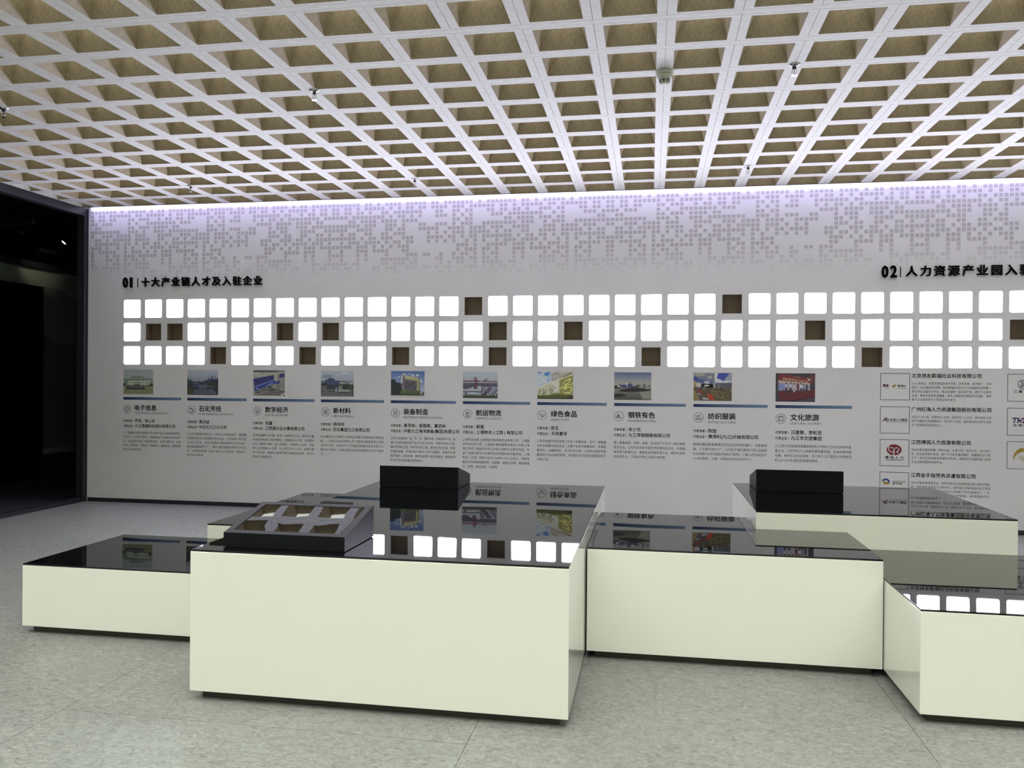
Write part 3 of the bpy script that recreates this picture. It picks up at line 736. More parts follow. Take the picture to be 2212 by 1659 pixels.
def pic7():
    p = Pic((235, 190, 1945, 1490), 168); p.a[:] = (150, 164, 178); p.poly([(240, 190), (420, 190), (400, 250), (330, 280), (240, 240)], (92, 108, 160)); p.poly([(560, 260), (700, 190), (840, 190), (820, 300), (700, 440), (640, 470), (560, 340)], (78, 112, 162)); p.poly([(680, 600), (780, 520), (830, 620)], (100, 128, 168))
    for cx, cy in ((330, 430), (480, 560), (560, 640), (330, 720), (600, 420)): p.ell(cx, cy, 110, 36, (178, 190, 200))
    p.poly([(900, 300), (1100, 190), (1945, 190), (1945, 250), (920, 620)], (152, 150, 142))
    for k, (c, w) in enumerate((((96, 88, 80), 22), ((196, 190, 176), 16), ((90, 84, 78), 20), ((176, 172, 160), 14))): p.line([(910, 330 + 30 * k), (1250 + 30 * k, 190)], w, c)
    for k in range(7): x = 960 + k * 70; p.line([(x, 470 - k * 38), (x, 540 - k * 38)], 14, (104, 98, 92))
    p.line([(920, 600), (1900, 200)], 22, (96, 88, 80)); p.poly([(235, 960), (1945, 240), (1945, 320), (235, 1010)], (176, 174, 160)); p.poly([(1440, 440), (1850, 220), (1945, 210), (1945, 250), (1440, 480)], (120, 104, 84)); p.line([(235, 940), (900, 640)], 40, (166, 168, 168))
    p.poly([(235, 1010), (1300, 560), (1945, 330), (1945, 1300), (235, 1300)], (158, 160, 140)); p.poly([(1290, 560), (1945, 330), (1945, 1250), (1290, 1250)], (118, 120, 74)); p.poly([(900, 720), (1250, 640), (1250, 1100), (900, 1150)], (172, 172, 162))
    y1 = (186, 180, 110); d1 = (66, 60, 26)
    for off, c, w in ((14, d1, 76), (0, y1, 62)): 
        p.line([(1560 + off, 640 + off), (1740 + off, 540 + off), (1830 + off, 520 + off), (1760 + off, 680 + off), (1620 + off, 790 + off)], w, c); p.line([(1500 + off, 720 + off), (1580 + off, 800 + off)], w, c); p.line([(1300 + off, 1010 + off), (1600 + off, 860 + off), (1930, 750 + off)], w, c); p.line([(1640 + off, 850 + off), (1520 + off, 1030 + off), (1700 + off, 930 + off), (1870 + off, 920 + off), (1880 + off, 1060 + off), (1780 + off, 1200 + off), (1560 + off, 1190 + off)], w, c)
    for pts in ([(390, 1030), (320, 1110), (370, 1100), (320, 1200), (300, 1270)], [(520, 1030), (500, 1180)], [(640, 1040), (590, 1160), (470, 1270), (620, 1250), (660, 1180)], [(990, 850), (960, 900), (860, 990), (790, 1100)], [(860, 1080), (1000, 1010), (1120, 950)], [(860, 1150), (980, 1090), (930, 1220), (860, 1200)]): p.line(pts, 26, (72, 70, 48))
    p.rect(235, 1300, 1945, 1490, (70, 76, 44)); p.poly([(760, 1300), (1150, 1200), (1500, 1260), (1945, 1260), (1945, 1310), (760, 1310)], (88, 92, 46)); p.noise(16, 235, 1240, 1945, 1490); p.rect(235, 1455, 1945, 1490, (36, 40, 24)); p.rect(1700, 1340, 1945, 1490, (52, 50, 44)); return p
def pic8():
    p = Pic((205, 215, 1990, 1535), 168); p.grad(215, (80, 92, 128), 560, (114, 118, 130)); p.grad(560, (122, 124, 128), 900, (138, 138, 130)); p.grad(900, (110, 110, 104), 1100, (104, 104, 96)); p.grad(1100, (94, 94, 88), 1535, (62, 66, 62)); p.poly([(1400, 1120), (1990, 1080), (1990, 1535), (1600, 1535)], (112, 114, 104))
    p.poly([(205, 880), (300, 830), (400, 920), (560, 950), (560, 1000), (205, 1000)], (50, 48, 44)); p.poly([(410, 810), (760, 800), (840, 780), (1060, 780), (1240, 860), (1240, 960), (520, 970)], (62, 62, 92)); p.rect(850, 770, 1060, 870, (52, 62, 80)); p.rect(970, 650, 1020, 770, (86, 90, 76)); p.line([(790, 740), (850, 870)], 40, (178, 182, 190)); p.line([(360, 890), (540, 935)], 36, (190, 190, 186)); p.rect(1080, 820, 1240, 850, (140, 154, 160))
    p.rect(1250, 820, 1480, 960, (66, 66, 66)); p.rect(1420, 870, 1480, 970, (140, 138, 124)); p.rect(1600, 750, 1660, 960, (70, 72, 80)); p.rect(1680, 790, 1750, 960, (76, 78, 84)); p.poly([(1780, 930), (1890, 790), (1980, 930)], (72, 74, 80)); p.rect(1740, 920, 1980, 950, (156, 158, 162)); p.poly([(400, 1130), (560, 1040), (1000, 970), (1500, 970), (1990, 1010), (1990, 1070), (1800, 1110), (1500, 1140), (900, 1160)], (36, 36, 36)); p.rect(1680, 985, 1980, 1008, (150, 150, 146))
    p.poly([(205, 1280), (400, 1240), (680, 1260), (780, 1320), (720, 1370), (400, 1410), (205, 1420)], (36, 40, 42)); p.noise(5); p.rect(205, 215, 1990, 240, (70, 76, 100)); p.rect(205, 1495, 1990, 1535, (44, 44, 42)); p.rect(205, 1280, 225, 1535, (20, 20, 20)); return p
def pic9():
    p = Pic((165, 180, 1910, 1470), 170); p.grad(180, (104, 108, 114), 700, (92, 96, 124)); p.ell(450, 260, 260, 70, (134, 136, 128)); p.ell(900, 380, 120, 60, (140, 142, 138)); p.poly([(165, 340), (380, 430), (900, 560), (1040, 640), (900, 700), (400, 620), (165, 560)], (66, 76, 112)); p.poly([(165, 360), (380, 440), (340, 520), (165, 500)], (46, 54, 128)); p.ell(780, 620, 140, 70, (152, 154, 160))
    p.poly([(1280, 200), (1800, 200), (1740, 350), (1600, 420), (1560, 560), (1250, 450), (1210, 350)], (52, 66, 134)); p.poly([(1110, 190), (1290, 190), (1220, 420), (1560, 560), (1910, 560), (1910, 620), (1140, 640)], (168, 168, 178)); p.poly([(1800, 200), (1910, 200), (1910, 560), (1600, 560), (1640, 400)], (124, 128, 146)); p.ell(1650, 545, 60, 22, (198, 198, 208))
    p.poly([(1140, 670), (1910, 630), (1910, 900), (1140, 900)], (74, 74, 82)); p.rect(165, 560, 240, 980, (150, 128, 84)); p.rect(270, 660, 510, 820, (164, 156, 146)); p.rect(300, 830, 500, 860, (86, 96, 138)); p.rect(650, 730, 860, 800, (188, 176, 150)); p.rect(165, 870, 1910, 1470, (74, 66, 52)); p.rect(560, 820, 730, 900, (76, 88, 108))
    p.noise(22, 240, 780, 1910, 1470); p.rect(1065, 220, 1110, 880, (106, 108, 98)); p.rect(1110, 640, 1135, 860, (156, 158, 160)); p.poly([(165, 960), (240, 1030), (480, 1470), (165, 1470)], (118, 102, 70)); p.poly([(210, 960), (280, 980), (880, 1400), (850, 1470), (480, 1470)], (70, 68, 74)); p.poly([(330, 1110), (460, 1150), (470, 1200), (370, 1190)], (150, 150, 148)); p.poly([(560, 1330), (860, 1360), (860, 1420), (620, 1420)], (158, 154, 146))
    p.poly([(230, 880), (400, 940), (640, 1160), (580, 1190), (420, 1060)], (124, 48, 46)); p.poly([(770, 1170), (900, 1120), (1060, 1280), (1130, 1470), (960, 1470), (820, 1270)], (142, 52, 44))
    for a, b in (((980, 1000), (1640, 1100)), ((980, 1150), (1700, 1430)), ((1040, 1040), (1040, 1200)), ((1220, 1090), (1220, 1270)), ((1700, 1170), (1750, 1420)), ((1500, 1140), (1500, 1330))): p.line([a, b], 26, (112, 108, 72))
    p.line([(1330, 730), (1330, 900)], 20, (146, 140, 100)); p.line([(1850, 890), (1880, 1010)], 22, (150, 150, 146)); p.rect(1350, 900, 1440, 970, (66, 44, 44)); return p
def pic10():
    p = Pic((170, 200, 1975, 1515), 170); p.a[:] = (52, 52, 56); p.poly([(300, 230), (700, 250), (1760, 420), (1740, 640), (300, 520)], (98, 44, 54)); p.poly([(1000, 330), (1300, 330), (1280, 420), (1000, 380)], (112, 82, 84)); p.rect(1750, 230, 1960, 680, (80, 52, 58)); p.poly([(290, 520), (1740, 640), (1740, 980), (290, 1000)], (136, 128, 136)); p.poly([(290, 640), (620, 720), (560, 980), (290, 1000)], (104, 112, 150)); p.poly([(300, 530), (1700, 640), (1700, 700), (300, 640)], (150, 136, 128))
    for k in range(13): x = 510 + k * 95; y = 440 + k * 11; p.rect(x - 34, y - 45 + k * 1.5, x + 30, y + 45 - k * 1.5, (168, 148, 96)); p.rect(x - 14, y - 16, x + 8, y + 22, (110, 60, 50))
    p.line([(460, 490), (1700, 620)], 16, (112, 66, 40)); p.poly([(1600, 430), (1760, 450), (1740, 560), (1650, 500)], (164, 156, 128)); p.poly([(270, 1030), (1960, 980), (1960, 1300), (1400, 1400), (900, 1500), (380, 1500)], (82, 38, 42)); p.poly([(900, 1500), (1960, 1290), (1975, 1515)], (60, 60, 66)); p.poly([(380, 1500), (900, 1440), (1960, 1250), (1960, 1310), (900, 1515), (380, 1515)], (56, 30, 36))
    for x, sh, lg, hd, yb in ((660, (150, 150, 172), (44, 42, 62), 660, 1150), (860, (158, 160, 184), (40, 40, 58), 670, 1090), (1030, (150, 154, 170), (140, 136, 140), 690, 1080), (1190, (92, 52, 66), (52, 48, 62), 690, 1050), (1330, (176, 178, 192), (60, 56, 76), 680, 1050), (1460, (120, 130, 150), (44, 46, 58), 720, 1060), (1600, (46, 50, 66), (48, 42, 54), 740, 1040)):
        p.rect(x - 48, hd + 40, x + 48, hd + 190, sh); p.rect(x - 40, hd + 190, x + 42, yb, lg); p.ell(x, hd, 34, 40, (58, 48, 50)); p.rect(x - 5, hd + 260, x + 5, yb, (82, 38, 42))
    p.line([(600, 780), (500, 820)], 24, (140, 140, 160)); p.rect(1680, 740, 1750, 930, (110, 116, 140)); p.noise(5); p.rect(170, 1480, 1975, 1515, (30, 26, 34)); p.rect(170, 200, 1975, 235, (30, 26, 32)); return p

def icon(s, k, cx, cz):
    R_ = 0.053; w = 0.0042
    def L(pts, ww=0.0045, closed=False): s.line([(cx + a * R_, cz + b * R_) for a, b in pts], ww, closed)
    s.ring(cx, cz, R_, w, 36)
    if k == 0:
        L([(-.42, -.3), (-.3, -.42), (.3, -.42), (.42, -.3), (.42, .3), (.3, .42), (-.3, .42), (-.42, .3)], closed=True); s.ring(cx, cz, .22 * R_, .004, 12)
        for t in (-.22, 0, .22): L([(t, .45), (t, .6)]); L([(t, -.45), (t, -.6)]); L([(.45, t), (.6, t)]); L([(-.45, t), (-.6, t)])
    elif k == 1:
        L([(-.4, -.5), (-.4, .5), (.2, .5), (.2, -.5)], closed=True); L([(-.5, -.52), (.3, -.52)], .006); L([(-.25, .15), (-.25, .35), (.05, .35), (.05, .15)], closed=True); L([(.2, .3), (.5, .05), (.5, -.3), (.3, -.3)], .006)
    elif k == 2:
        L([(-.48, -.25), (-.48, .4), (.48, .4), (.48, -.25)], closed=True); L([(-.28, -.02), (-.08, .15), (.05, .0), (.28, .22)]); L([(-.25, -.5), (0, -.28), (.25, -.5)]); L([(-.3, -.4), (.3, -.4)])
    elif k == 3:
        for a in (45, -45):
            pts = []
            for i in range(20):
                t = 2 * math.pi * i / 20; x, y = .62 * math.cos(t), .26 * math.sin(t); A = math.radians(a)
                pts.append((x * math.cos(A) - y * math.sin(A), x * math.sin(A) + y * math.cos(A)))
            L(pts, closed=True)
        s.ring(cx, cz, .06 * R_, .004, 8)
    elif k == 4:
        L([(-.35, .55), (-.45, .35), (-.25, .15), (-.25, -.2), (-.42, -.4), (-.35, -.55), (-.12, -.5), (-.05, -.3), (-.12, -.15), (-.12, .2), (-.02, .4), (-.12, .55), (-.2, .38)]); L([(.28, .6), (.22, .3), (.22, .05), (.15, -.1), (.15, -.45), (.25, -.55), (.38, -.45), (.38, -.1), (.31, .05), (.31, .3)], closed=True)
    elif k == 5:
        L([(-.5, -.1), (0, .12), (.5, -.1), (.32, -.45), (-.32, -.45)], closed=True); L([(-.35, .0), (-.35, .32), (.35, .32), (.35, .0)]); L([(-.16, .32), (-.16, .52), (.16, .52), (.16, .32)]); L([(0, .1), (0, -.45)]); L([(-.5, -.58), (-.25, -.5), (0, -.58), (.25, -.5), (.5, -.58)])
    elif k == 6:
        L([(0, -.45), (-.35, -.25), (-.5, .1), (-.5, .42), (-.15, .2), (0, -.15)], closed=True); L([(0, -.45), (.05, -.1), (.25, .1), (.6, .18), (.45, -.15), (.2, -.35)], closed=True)
    elif k == 7:
        for ox, oy, q in ((-.1, .2, 1), (-.3, -.2, 1), (.35, -.28, .5)):
            L([(ox - .3 * q, oy), (ox - .05 * q, oy + .3 * q), (ox + .3 * q, oy - .02 * q), (ox + .1 * q, oy - .25 * q)], closed=True); L([(ox - .3 * q, oy), (ox - .12 * q, oy + .02 * q), (ox + .1 * q, oy - .25 * q)])
    elif k == 8:
        L([(-.55, -.45), (-.55, .1), (-.3, .42), (-.12, .5), (-.05, .4), (.05, .4), (.12, .5), (.3, .42), (.55, .1), (.55, -.45)], closed=True); L([(-.12, .5), (-.15, .1), (-.06, -.45)]); L([(.12, .5), (.0, .2), (.06, -.45)]); L([(-.35, -.45), (-.35, .0)]); L([(.35, -.45), (.35, .0)])
    else:
        L([(-.5, -.5), (-.5, .5), (.5, .5), (.5, -.5)], closed=True); L([(-.28, .5), (-.28, -.5)]); L([(.05, .5), (.05, .25), (.15, .32), (.25, .25), (.25, .5)]); L([(.1, -.35), (.35, -.35)])

COLS = [
 ('电子信息', 'ELECTRONIC INFORMATION', '罗佳、李心安', '九江德福科技股份有限公司', '九江德福科技股份有限公司主营产品为高档电解铜箔。\n产品可广泛运用于电子、电器基础产业以及新兴能源产\n业。企业是国内第三大铜箔制造商，也是宁德时代、中航\n锂电、合肥国轩、欣旺达、瑞浦能源、南都电源、远景等锂\n电池企业的供应商。', 'electronic information, with a picture of a pale columned building'),
 ('石化芳烃', 'PETROCHEMICAL AROMATICS', '周洪波', '中石化九江分公司', '九江石化隶属中国石化。1980年10月建成投产，是我国\n中部地区和长江流域重点炼化企业、江西省唯一的大型\n石油化工企业。公司入选国家“智能制造试点示范企业”、\n首批国家级绿色工厂、“两化”融合管理体系贯标示范企\n业。公司现有原油一次加工能力1000万吨/年、综合加工\n能力800万吨/年。', 'petrochemical aromatics, with a picture of a dark road and chimneys'),
 ('数字经济', 'DIGITAL ECONOMY', '段鑫', '江西国兴云计算有限公司', '该项目由腾讯云计算（北京）有限责任公司、深圳市汇鑫\n科技股份有限公司投资建设。主要建设云计算、大数据中\n心及“互联网”项目。投入运营后，可提供IDC业务、互联\n网+企业数据中心业务、引入第三方IDC公司。发展IT服\n务外包业务、承接长三角城市群大数据处理业务，实现大\n数据产业聚集效应。', 'digital economy, with a picture of a building with a blue band'),
 ('新材料', 'NEW MATERIALS', '杨伟忠', '巨石集团九江有限公司', '巨石集团九江有限公司是全球最大的玻璃纤维制造\n商——中国巨石股份有限公司下属巨石集团有限公司的\n全资子公司。公司年产35 万吨玻纤新基地是全球第三大\n玻纤生产基地，也是中国巨石全球布局的五大生产基地\n之一。', 'new materials, with a picture of a glass building under grey sky'),
 ('装备制造', 'EQUIPMENT MANUFACTURING', '蔡茂林、吴国亮、夏武林', '中船九江海洋装备(集团)有限公司', '公司产品涵盖海、陆、空、天、潜等领域。现有防务产业、船\n海产业和科技应用产业三大主业方向。消防及安全工程、\n锅炉及热能工程、材料及内装工程、惯导及测试计量、特装\n及重型装备、环保及新产服务六大产品集群，是国内主要\n船用锅炉、消防火警、舱室内装等产品研制单位，是国家惯\n性测试技术装备重点研制单位。', 'equipment manufacturing, with a picture of a yellow office block'),
 ('航运物流', 'SHIPPING LOGISTICS', '郭禹', '上港物流 ( 江西 ) 有限公司', '上港物流由原上海港国际集装箱货运有限公司、上海集\n祥货运有限公司、上海浦东集装箱物流有限公司和上海\n港口技术工程服务有限公司等20余家企业整合而成，形\n成了以港口物流为主要特色的完整的物流服务链。上港\n物流（江西）有限公司于2008年01月31日成立，经营范\n围包括中转集装箱拼装、拆装箱、结算运杂费、集装箱堆\n存、修理、清洗业务、仓储等。', 'shipping logistics, with a picture of red harbour cranes'),
 ('绿色食品', 'GREEN FOOD', '陈生', '天地壹号', '江西天地壹号饮料有限公司是一家集研发、生产、销售醋\n饮料及保健饮料的企业，主要产品有苹果醋饮料、苹果陈\n醋饮料、山楂醋饮料、巴马矿泉水等。公司参与国家苹果\n醋饮料行业标准的制定，并连续多年位居全国醋饮料行\n业前三名。', 'green food, with a picture of gold brush lettering on a wall'),
 ('钢铁有色', 'NONFERROUS STEEL', '宋少先', '九江萍钢钢铁有限公司', '是一家集烧结、炼铁、炼钢、轧材生产工艺于一体的钢铁\n联合企业。公司先后荣获中国优秀民营科技企业、中国最\n具竞争力民营企业、最有社会贡献民营企业、最有社会责\n任民营企业、江西省优秀企业等多项荣誉。', 'nonferrous steel, with a picture of a plant across water'),
 ('纺织服装', 'TEXTILE CLOTHING', '陈喆', '赛得利(九江)纤维有限公司', '赛得利集团是金鹰集团在华企业中投资最大。设备最高\n端，工艺最先进的工厂。公司位于湖口县金沙湾工业园成\n为全球最大的纤维素纤维生产基地。二期16万吨项目于\n2018年建成，三期、四期项目也将陆续开工。', 'textile clothing, with a picture of red pipes under clouds'),
 ('文化旅游', 'CULTURAL TOURISM', '汪建策、李松志', '九江市文旅集团', '九江市文化旅游发展集团有限公司是九江市人民政府直\n管企业。公司作为九江旅游资源的整合者，全域旅游的建\n设者，美好生活的运营者，努力将九江打造成为世界知名\n的山水文化名城和旅游度假胜地。', 'cultural tourism, with a picture of people on a red stage'),
]
PICS = [pic1, pic2, pic3, pic4, pic5, pic6, pic7, pic8, pic9, pic10]
for k, (zh, en, who, firm, para, desc) in enumerate(COLS):
    x = -6.717 + 0.9 * k
    t = thing('info_panel', 'printed wall column on ' + desc, 'wall print', (x, PY, 0.6), 'ten printed industry columns under the light squares')
    pc = PICS[k]().build('picture', t, 0.423, 0.317, 0.0, 1.400 - 0.6)
    # graded blue bar
    nb = 16; V = []; C = []
    for i in range(nb + 1):
        u = i / nb; V += [(0.815 * u, 0, 1.327 - 0.6), (0.815 * u, 0, 1.361 - 0.6)]
        c = np.array([0.012, 0.03, 0.115]) * (1 - u) + np.array([0.16, 0.26, 0.42]) * u; C += [(*c, 1), (*c, 1)]
    bar = mesh_obj('colour_bar', V, [(2 * i, 2 * i + 2, 2 * i + 3, 2 * i + 1) for i in range(nb)], M['print'], t)
    bar.data.color_attributes.new('Col', 'FLOAT_COLOR', 'POINT').data.foreach_set('color', np.array(C).ravel())
    s = Print(x, 0.6); icon(s, k, x + 0.058, 1.207); s.build('icon', M['ink_blue'], t)
    s = Print(x, 0.6); s.text(zh, x + 0.161, 1.190, 0.067, width=0.0785 * len(zh) - 0.006, bold=0.022); s.build('heading', M['ink'], t)
    s = Print(x, 0.6); s.text(en, x + (0.172 if k == 0 else 0.162), 1.1455, 0.0235, width=None, cjk=False, sx=1.0); s.build('subtitle', M['ink_mid'], t)
    s = Print(x, 0.6)
    for lab, val, zl in (('代表专家 /', who, 1.0365), ('代表企业 /', firm, 0.972)):
        s.text(lab, x, zl, 0.033, bold=0.014, sx=0.93, width=0.148); s.text(val, x + 0.167, zl - 0.002, 0.043, bold=0.016, sx=0.97)
    s.build('names', M['ink'], t)
    s = Print(x, 0.6); r_ = 0.76
    for i, ln in enumerate(para.split('\n')):
        z = 0.8855 - i * 0.0535; last = i == para.count('\n')
        if not last or k in (99,):
            r_ = s.text(ln, x, z, 0.031, width=0.812, res=1)
        else:
            s.text(ln, x, z, 0.031, sx=r_, res=1)
    o = tag(s.build('paragraph', M['ink_soft'], t), kind='stuff')

# logo entries on the right
ENT = [('北京用友薪福社云科技有限公司', '2016 年成立，经营范围包括技术开发、技术咨询、技术推广、技术\n服务；企业管理咨询等。用友薪福社作为人力资源服务领域第一\n家在线企业级支付平台，推出全国统一查社保平台，建立行业服务\n标准，帮助机构服务全覆盖，用人工智能技术提高人均效能，使得\n更多企业能够把人力资源业务共享化。', 'a red wordmark and gold umbrella logo'),
       ('广州红海人力资源集团股份有限公司', '成立于 1999 年。发展至今 18 年。现有员工 26 万人。是中国人力资\n源外包服务人数规模较大、经济实力很强、服务规范和非常专业的\n人力资源服务供应商之一。', 'a red and blue waving flag logo'),
       ('江西博润人力资源有限公司', '专业从事互联网招聘，劳务派遣，人事外包，劳务外包，生产线外\n包，就业信息服务咨询。致力于大学生课余兼职，寒暑假及实习就\n业于一体的互联网服务终端平台机构，发展成为互联网加门店的\n专业互联网服务咨询平台。', 'a dark red oval logo'),
       ('江西金手指劳务派遣有限公司', '专注于服务制造型企业，综合性地为企业提供蓝领用工解决方案。\n因一流的服务品质及行业影响力，金手指多次获得省人社厅等政\n府部门授予的“江西省优秀人力资源工作先进单位”、“ 人\n力资源服务诚信示范单位”等多项荣誉，并深得合作企\n业信赖。', 'a blue arc and gold hand logo')]
ZT = [1.723, 1.357, 0.998, 0.638]
def frame_print(s, x, zt, w=0.298, h=0.290, lw=0.0055):
    s.line([(x, zt), (x + w, zt), (x + w, zt - h), (x, zt - h)], lw, True)
def ell_pts(cx, cz, rx, rz, a0=0, a1=360, n=28):
    return [(cx + rx * math.cos(math.radians(a0 + (a1 - a0) * i / n)), cz + rz * math.sin(math.radians(a0 + (a1 - a0) * i / n))) for i in range(n + (0 if a1 - a0 == 360 else 1))]
for k, (name, para, desc) in enumerate(ENT):
    zt = ZT[k]; x = 2.493; zb = zt - 0.3
    t = thing('company_entry', 'printed company entry beside ' + desc, 'wall print', (x, PY, zb), 'printed company entries at the right of the wall')
    s = Print(x, zb); frame_print(s, x, zt); s.build('logo_box', M['ink_mid'], t)
    s = Print(x, zb); s.text(name, x + 0.319, zt - 0.047, 0.045, width=0.0505 * len(name) - 0.004, bold=0.018); s.build('heading', M['ink'], t)
    s = Print(x, zb); r_ = 0.8; ls = para.split('\n')
    for i, ln in enumerate(ls):
        z = zt - 0.122 - 0.0441 * i
        if i < len(ls) - 1: r_ = s.text(ln, x + 0.322, z, 0.027, width=0.800 if not (k == 3 and i in (2, 3)) else 0.795, res=1)
        else: s.text(ln, x + 0.322, z, 0.027, sx=r_, res=1)
    tag(s.build('paragraph', M['ink_soft'], t), kind='stuff')
    def P(a, b): return (x + 0.298 * a, zt - 0.29 * b)     # unit coordinates inside the box
    if k == 0:
        s = Print(x, zb); c = P(0.065, 0.51); s.text('用友', c[0], c[1], 0.028, bold=0.05, width=0.068); c = P(.145, .56); s.rect(c[0], c[0] + 0.044, c[1], c[1] + 0.003); s.build('logo_text', M['ink_red'], t)
        s = Print(x, zb); c = P(0.48, 0.5); s.poly([P(.39, .50), P(.42, .455), P(.48, .42), P(.53, .425), P(.55, .44), P(.42, .55)]); s.line([P(.50, .51), P(.54, .565)], 0.003); s.build('logo_mark', M['ink_gold'], t)
        s = Print(x, zb); c = P(0.59, 0.51); s.text('薪福社', c[0], c[1], 0.022, bold=0.02, width=0.086); s.rect(*[P(.59, 0)[0], P(.885, 0)[0]], P(0, .565)[1], P(0, .555)[1]); s.build('logo_caption', M['ink_mid'], t)
    elif k == 1:
        s = Print(x, zb); s.line([P(.075, .56), P(.175, .41)], 0.006); s.poly([P(.155, .50), P(.19, .44), P(.23, .455), P(.235, .505)]); s.build('logo_mark', M['ink_red'], t)
        s = Print(x, zb)
        for dx, dz in ((.18, .43), (.15, .475), (.13, .52)):
            s.line([P(dx, dz), P(dx + .05, dz), P(dx + .09, dz + .045), P(dx + .14, dz + .055)], 0.006)
        s.build('logo_stripes', M['ink_navy'], t)
        s = Print(x, zb); c = P(0.335, 0.545); s.text('红海人力集团', c[0], c[1], 0.029, width=0.176, bold=0.012); s.rect(P(.335, 0)[0], P(.93, 0)[0], P(0, .585)[1], P(0, .575)[1]); s.build('logo_caption', M['ink'], t)
    elif k == 2:
        s = Print(x, zb); s.poly(list(ell_pts(*P(.487, .39), 0.077, 0.060))); s.build('logo_mark', M['ink_red'], t)
        s = Print(x, zb); w_ = 0.012
        s.line([P(.30, .19), P(.30, .38), P(.33, .45), P(.39, .475), P(.455, .47)], w_); s.line([P(.37, .30), P(.42, .305), P(.455, .34), P(.48, .38), P(.48, .64)], w_); s.line([P(.50, .38), P(.51, .33), P(.56, .305), P(.62, .32), P(.655, .37), P(.64, .43), P(.57, .455), P(.62, .50)], w_); s.build('logo_letters', M['wall'], t, dy=-0.0006)
        s = Print(x, zb); c = P(0.17, 0.735); s.text('博 润 人 力', c[0], c[1], 0.028, width=0.192, bold=0.02); s.rect(P(.18, 0)[0], P(.82, 0)[0], P(0, .78)[1], P(0, .762)[1]); s.build('logo_caption', M['ink'], t)
    else:
        s = Print(x, zb); s.ring(*P(.21, .39), 0.034, 0.019, 40, 0, 150); s.build('logo_mark', M['ink_blue2'], t)
        s = Print(x, zb); s.poly([P(.08, .36), P(.13, .33), P(.22, .37), P(.32, .39), P(.35, .43), P(.28, .47), P(.13, .46), P(.16, .42)]); s.build('logo_hand', M['ink_gold'], t)
        s = Print(x, zb); c = P(0.43, 0.365); s.text('GoldenFinger', c[0], c[1], 0.016, width=0.145, cjk=False); s.build('logo_text', M['ink_mid'], t)
        s = Print(x, zb); c = P(0.44, 0.46); s.text('金手指', c[0], c[1], 0.022, width=0.10, bold=0.02); s.build('logo_caption', M['ink_gold'], t)
for k in range(3):
    zt = ZT[k]; x = 3.776; zb = zt - 0.3
    t = thing('company_logo_box', 'outlined logo box cut by the right edge, showing ' + ('a round blue emblem', 'slanted navy letters with a red stroke', 'a gold swirl')[k], 'wall print', (x, PY, zb), 'logo boxes cut by the right edge')
    s = Print(x, zb); frame_print(s, x, zt); s.build('logo_box', M['ink_mid'], t)
    def P(a, b): return (x + 0.298 * a, zt - 0.29 * b)
    if k == 0:
        s = Print(x, zb); s.ring(*P(.50, .38), 0.047, 0.006, 36); s.ring(*P(.36, .38), 0.04, 0.005, 36, -70, 70); s.line([P(.44, .31), P(.5, .26), P(.56, .31), P(.5, .36)], 0.005, True); s.line([P(.40, .40), P(.6, .40)], 0.006); s.line([P(.40, .45), P(.6, .45)], 0.006); s.build('logo_mark', M['ink_blue'], t)
        s = Print(x, zb); c = P(0.21, 0.70); s.text('三 聚 人 力', c[0], c[1], 0.030, width=0.18, bold=0.01); s.build('logo_caption', M['ink'], t)
    elif k == 1:
        s = Print(x, zb); w = 0.011
        s.line([P(.17, .37), P(.34, .37)], w); s.line([P(.26, .38), P(.22, .53)], w); s.line([P(.38, .36), P(.34, .53)], w); s.line([P(.49, .42), P(.38, .46), P(.47, .53)], w); s.line([P(.55, .46), P(.52, .53), P(.66, .53)], w); s.line([P(.56, .46), P(.68, .46)], w)
        c = P(0.19, 0.68); s.text('天 坤 国', c[0], c[1], 0.028, width=0.14, bold=0.02); s.build('logo_text', M['ink_navy'], t)
        s = Print(x, zb); s.poly([P(.46, .40), P(.49, .35), P(.56, .345), P(.70, .37), P(.70, .41)]); s.build('logo_stroke', M['ink_red'], t)
    else:
        s = Print(x, zb); s.poly([P(.22, .70), P(.20, .58), P(.24, .43), P(.33, .31), P(.47, .22), P(.62, .27), P(.75, .35), P(.75, .38), P(.58, .35), P(.45, .39), P(.33, .46), P(.26, .56)])
        for j in range(4): s.line([P(.36 + .03 * j, .56 - .02 * j), P(.44 + .03 * j, .65 - .03 * j), P(.56, .72 - .04 * j), P(.72, .75 - .045 * j)], 0.004)
        s.build('logo_mark', M['ink_gold'], t)

# raised titles
def title(label, num, chars, xn, xd, xc0, pitch, w=0.112):
    t = thing('wall_title', label, 'sign', (xn, WY, 2.775))
    for i, ch in enumerate(num):
        s = Print(xn, 2.775); s.text(ch, xn + 0.089 * i + (0.012 if ch == '1' else 0), 2.777, 0.122, cjk=False, bold=0.035, extrude=0.5, width=0.073 if ch != '1' else 0.034)
        s.v = [(a, b * 0.022 - 0.011, c) for a, b, c in s.v]; s.build('digit', M['ink_title'], t)
    s = MB().box(xd - xn - 0.0035, xd - xn + 0.0035, -0.012, 0, 0.0, 0.115); s.build('divider', M['ink_title'], t)
    for i, ch in enumerate(chars):
        s = Print(xn, 2.775); co, _ = text_mesh(ch)
        wd = np.ptp(co[:, 0]) / G_W * w * 0.96; hh = np.ptp(co[:, 1])
        s.text(ch, xc0 + pitch * i + (w - wd) / 2, 2.785, 0.106, bold=0.028, extrude=0.5, width=wd)
        s.v = [(a, b * 0.022 - 0.011, c) for a, b, c in s.v]; s.build('character', M['ink_title'], t)
title('raised black Chinese title numbered 01 above the light squares at left', '01', '十大产业链人才及入驻企业', -6.727, -6.52, -6.462, 0.1408)
title('raised black Chinese title numbered 02 above the light squares at right', '02', '人力资源产业园入驻企业', 2.487, 2.685, 2.742, 0.1425)

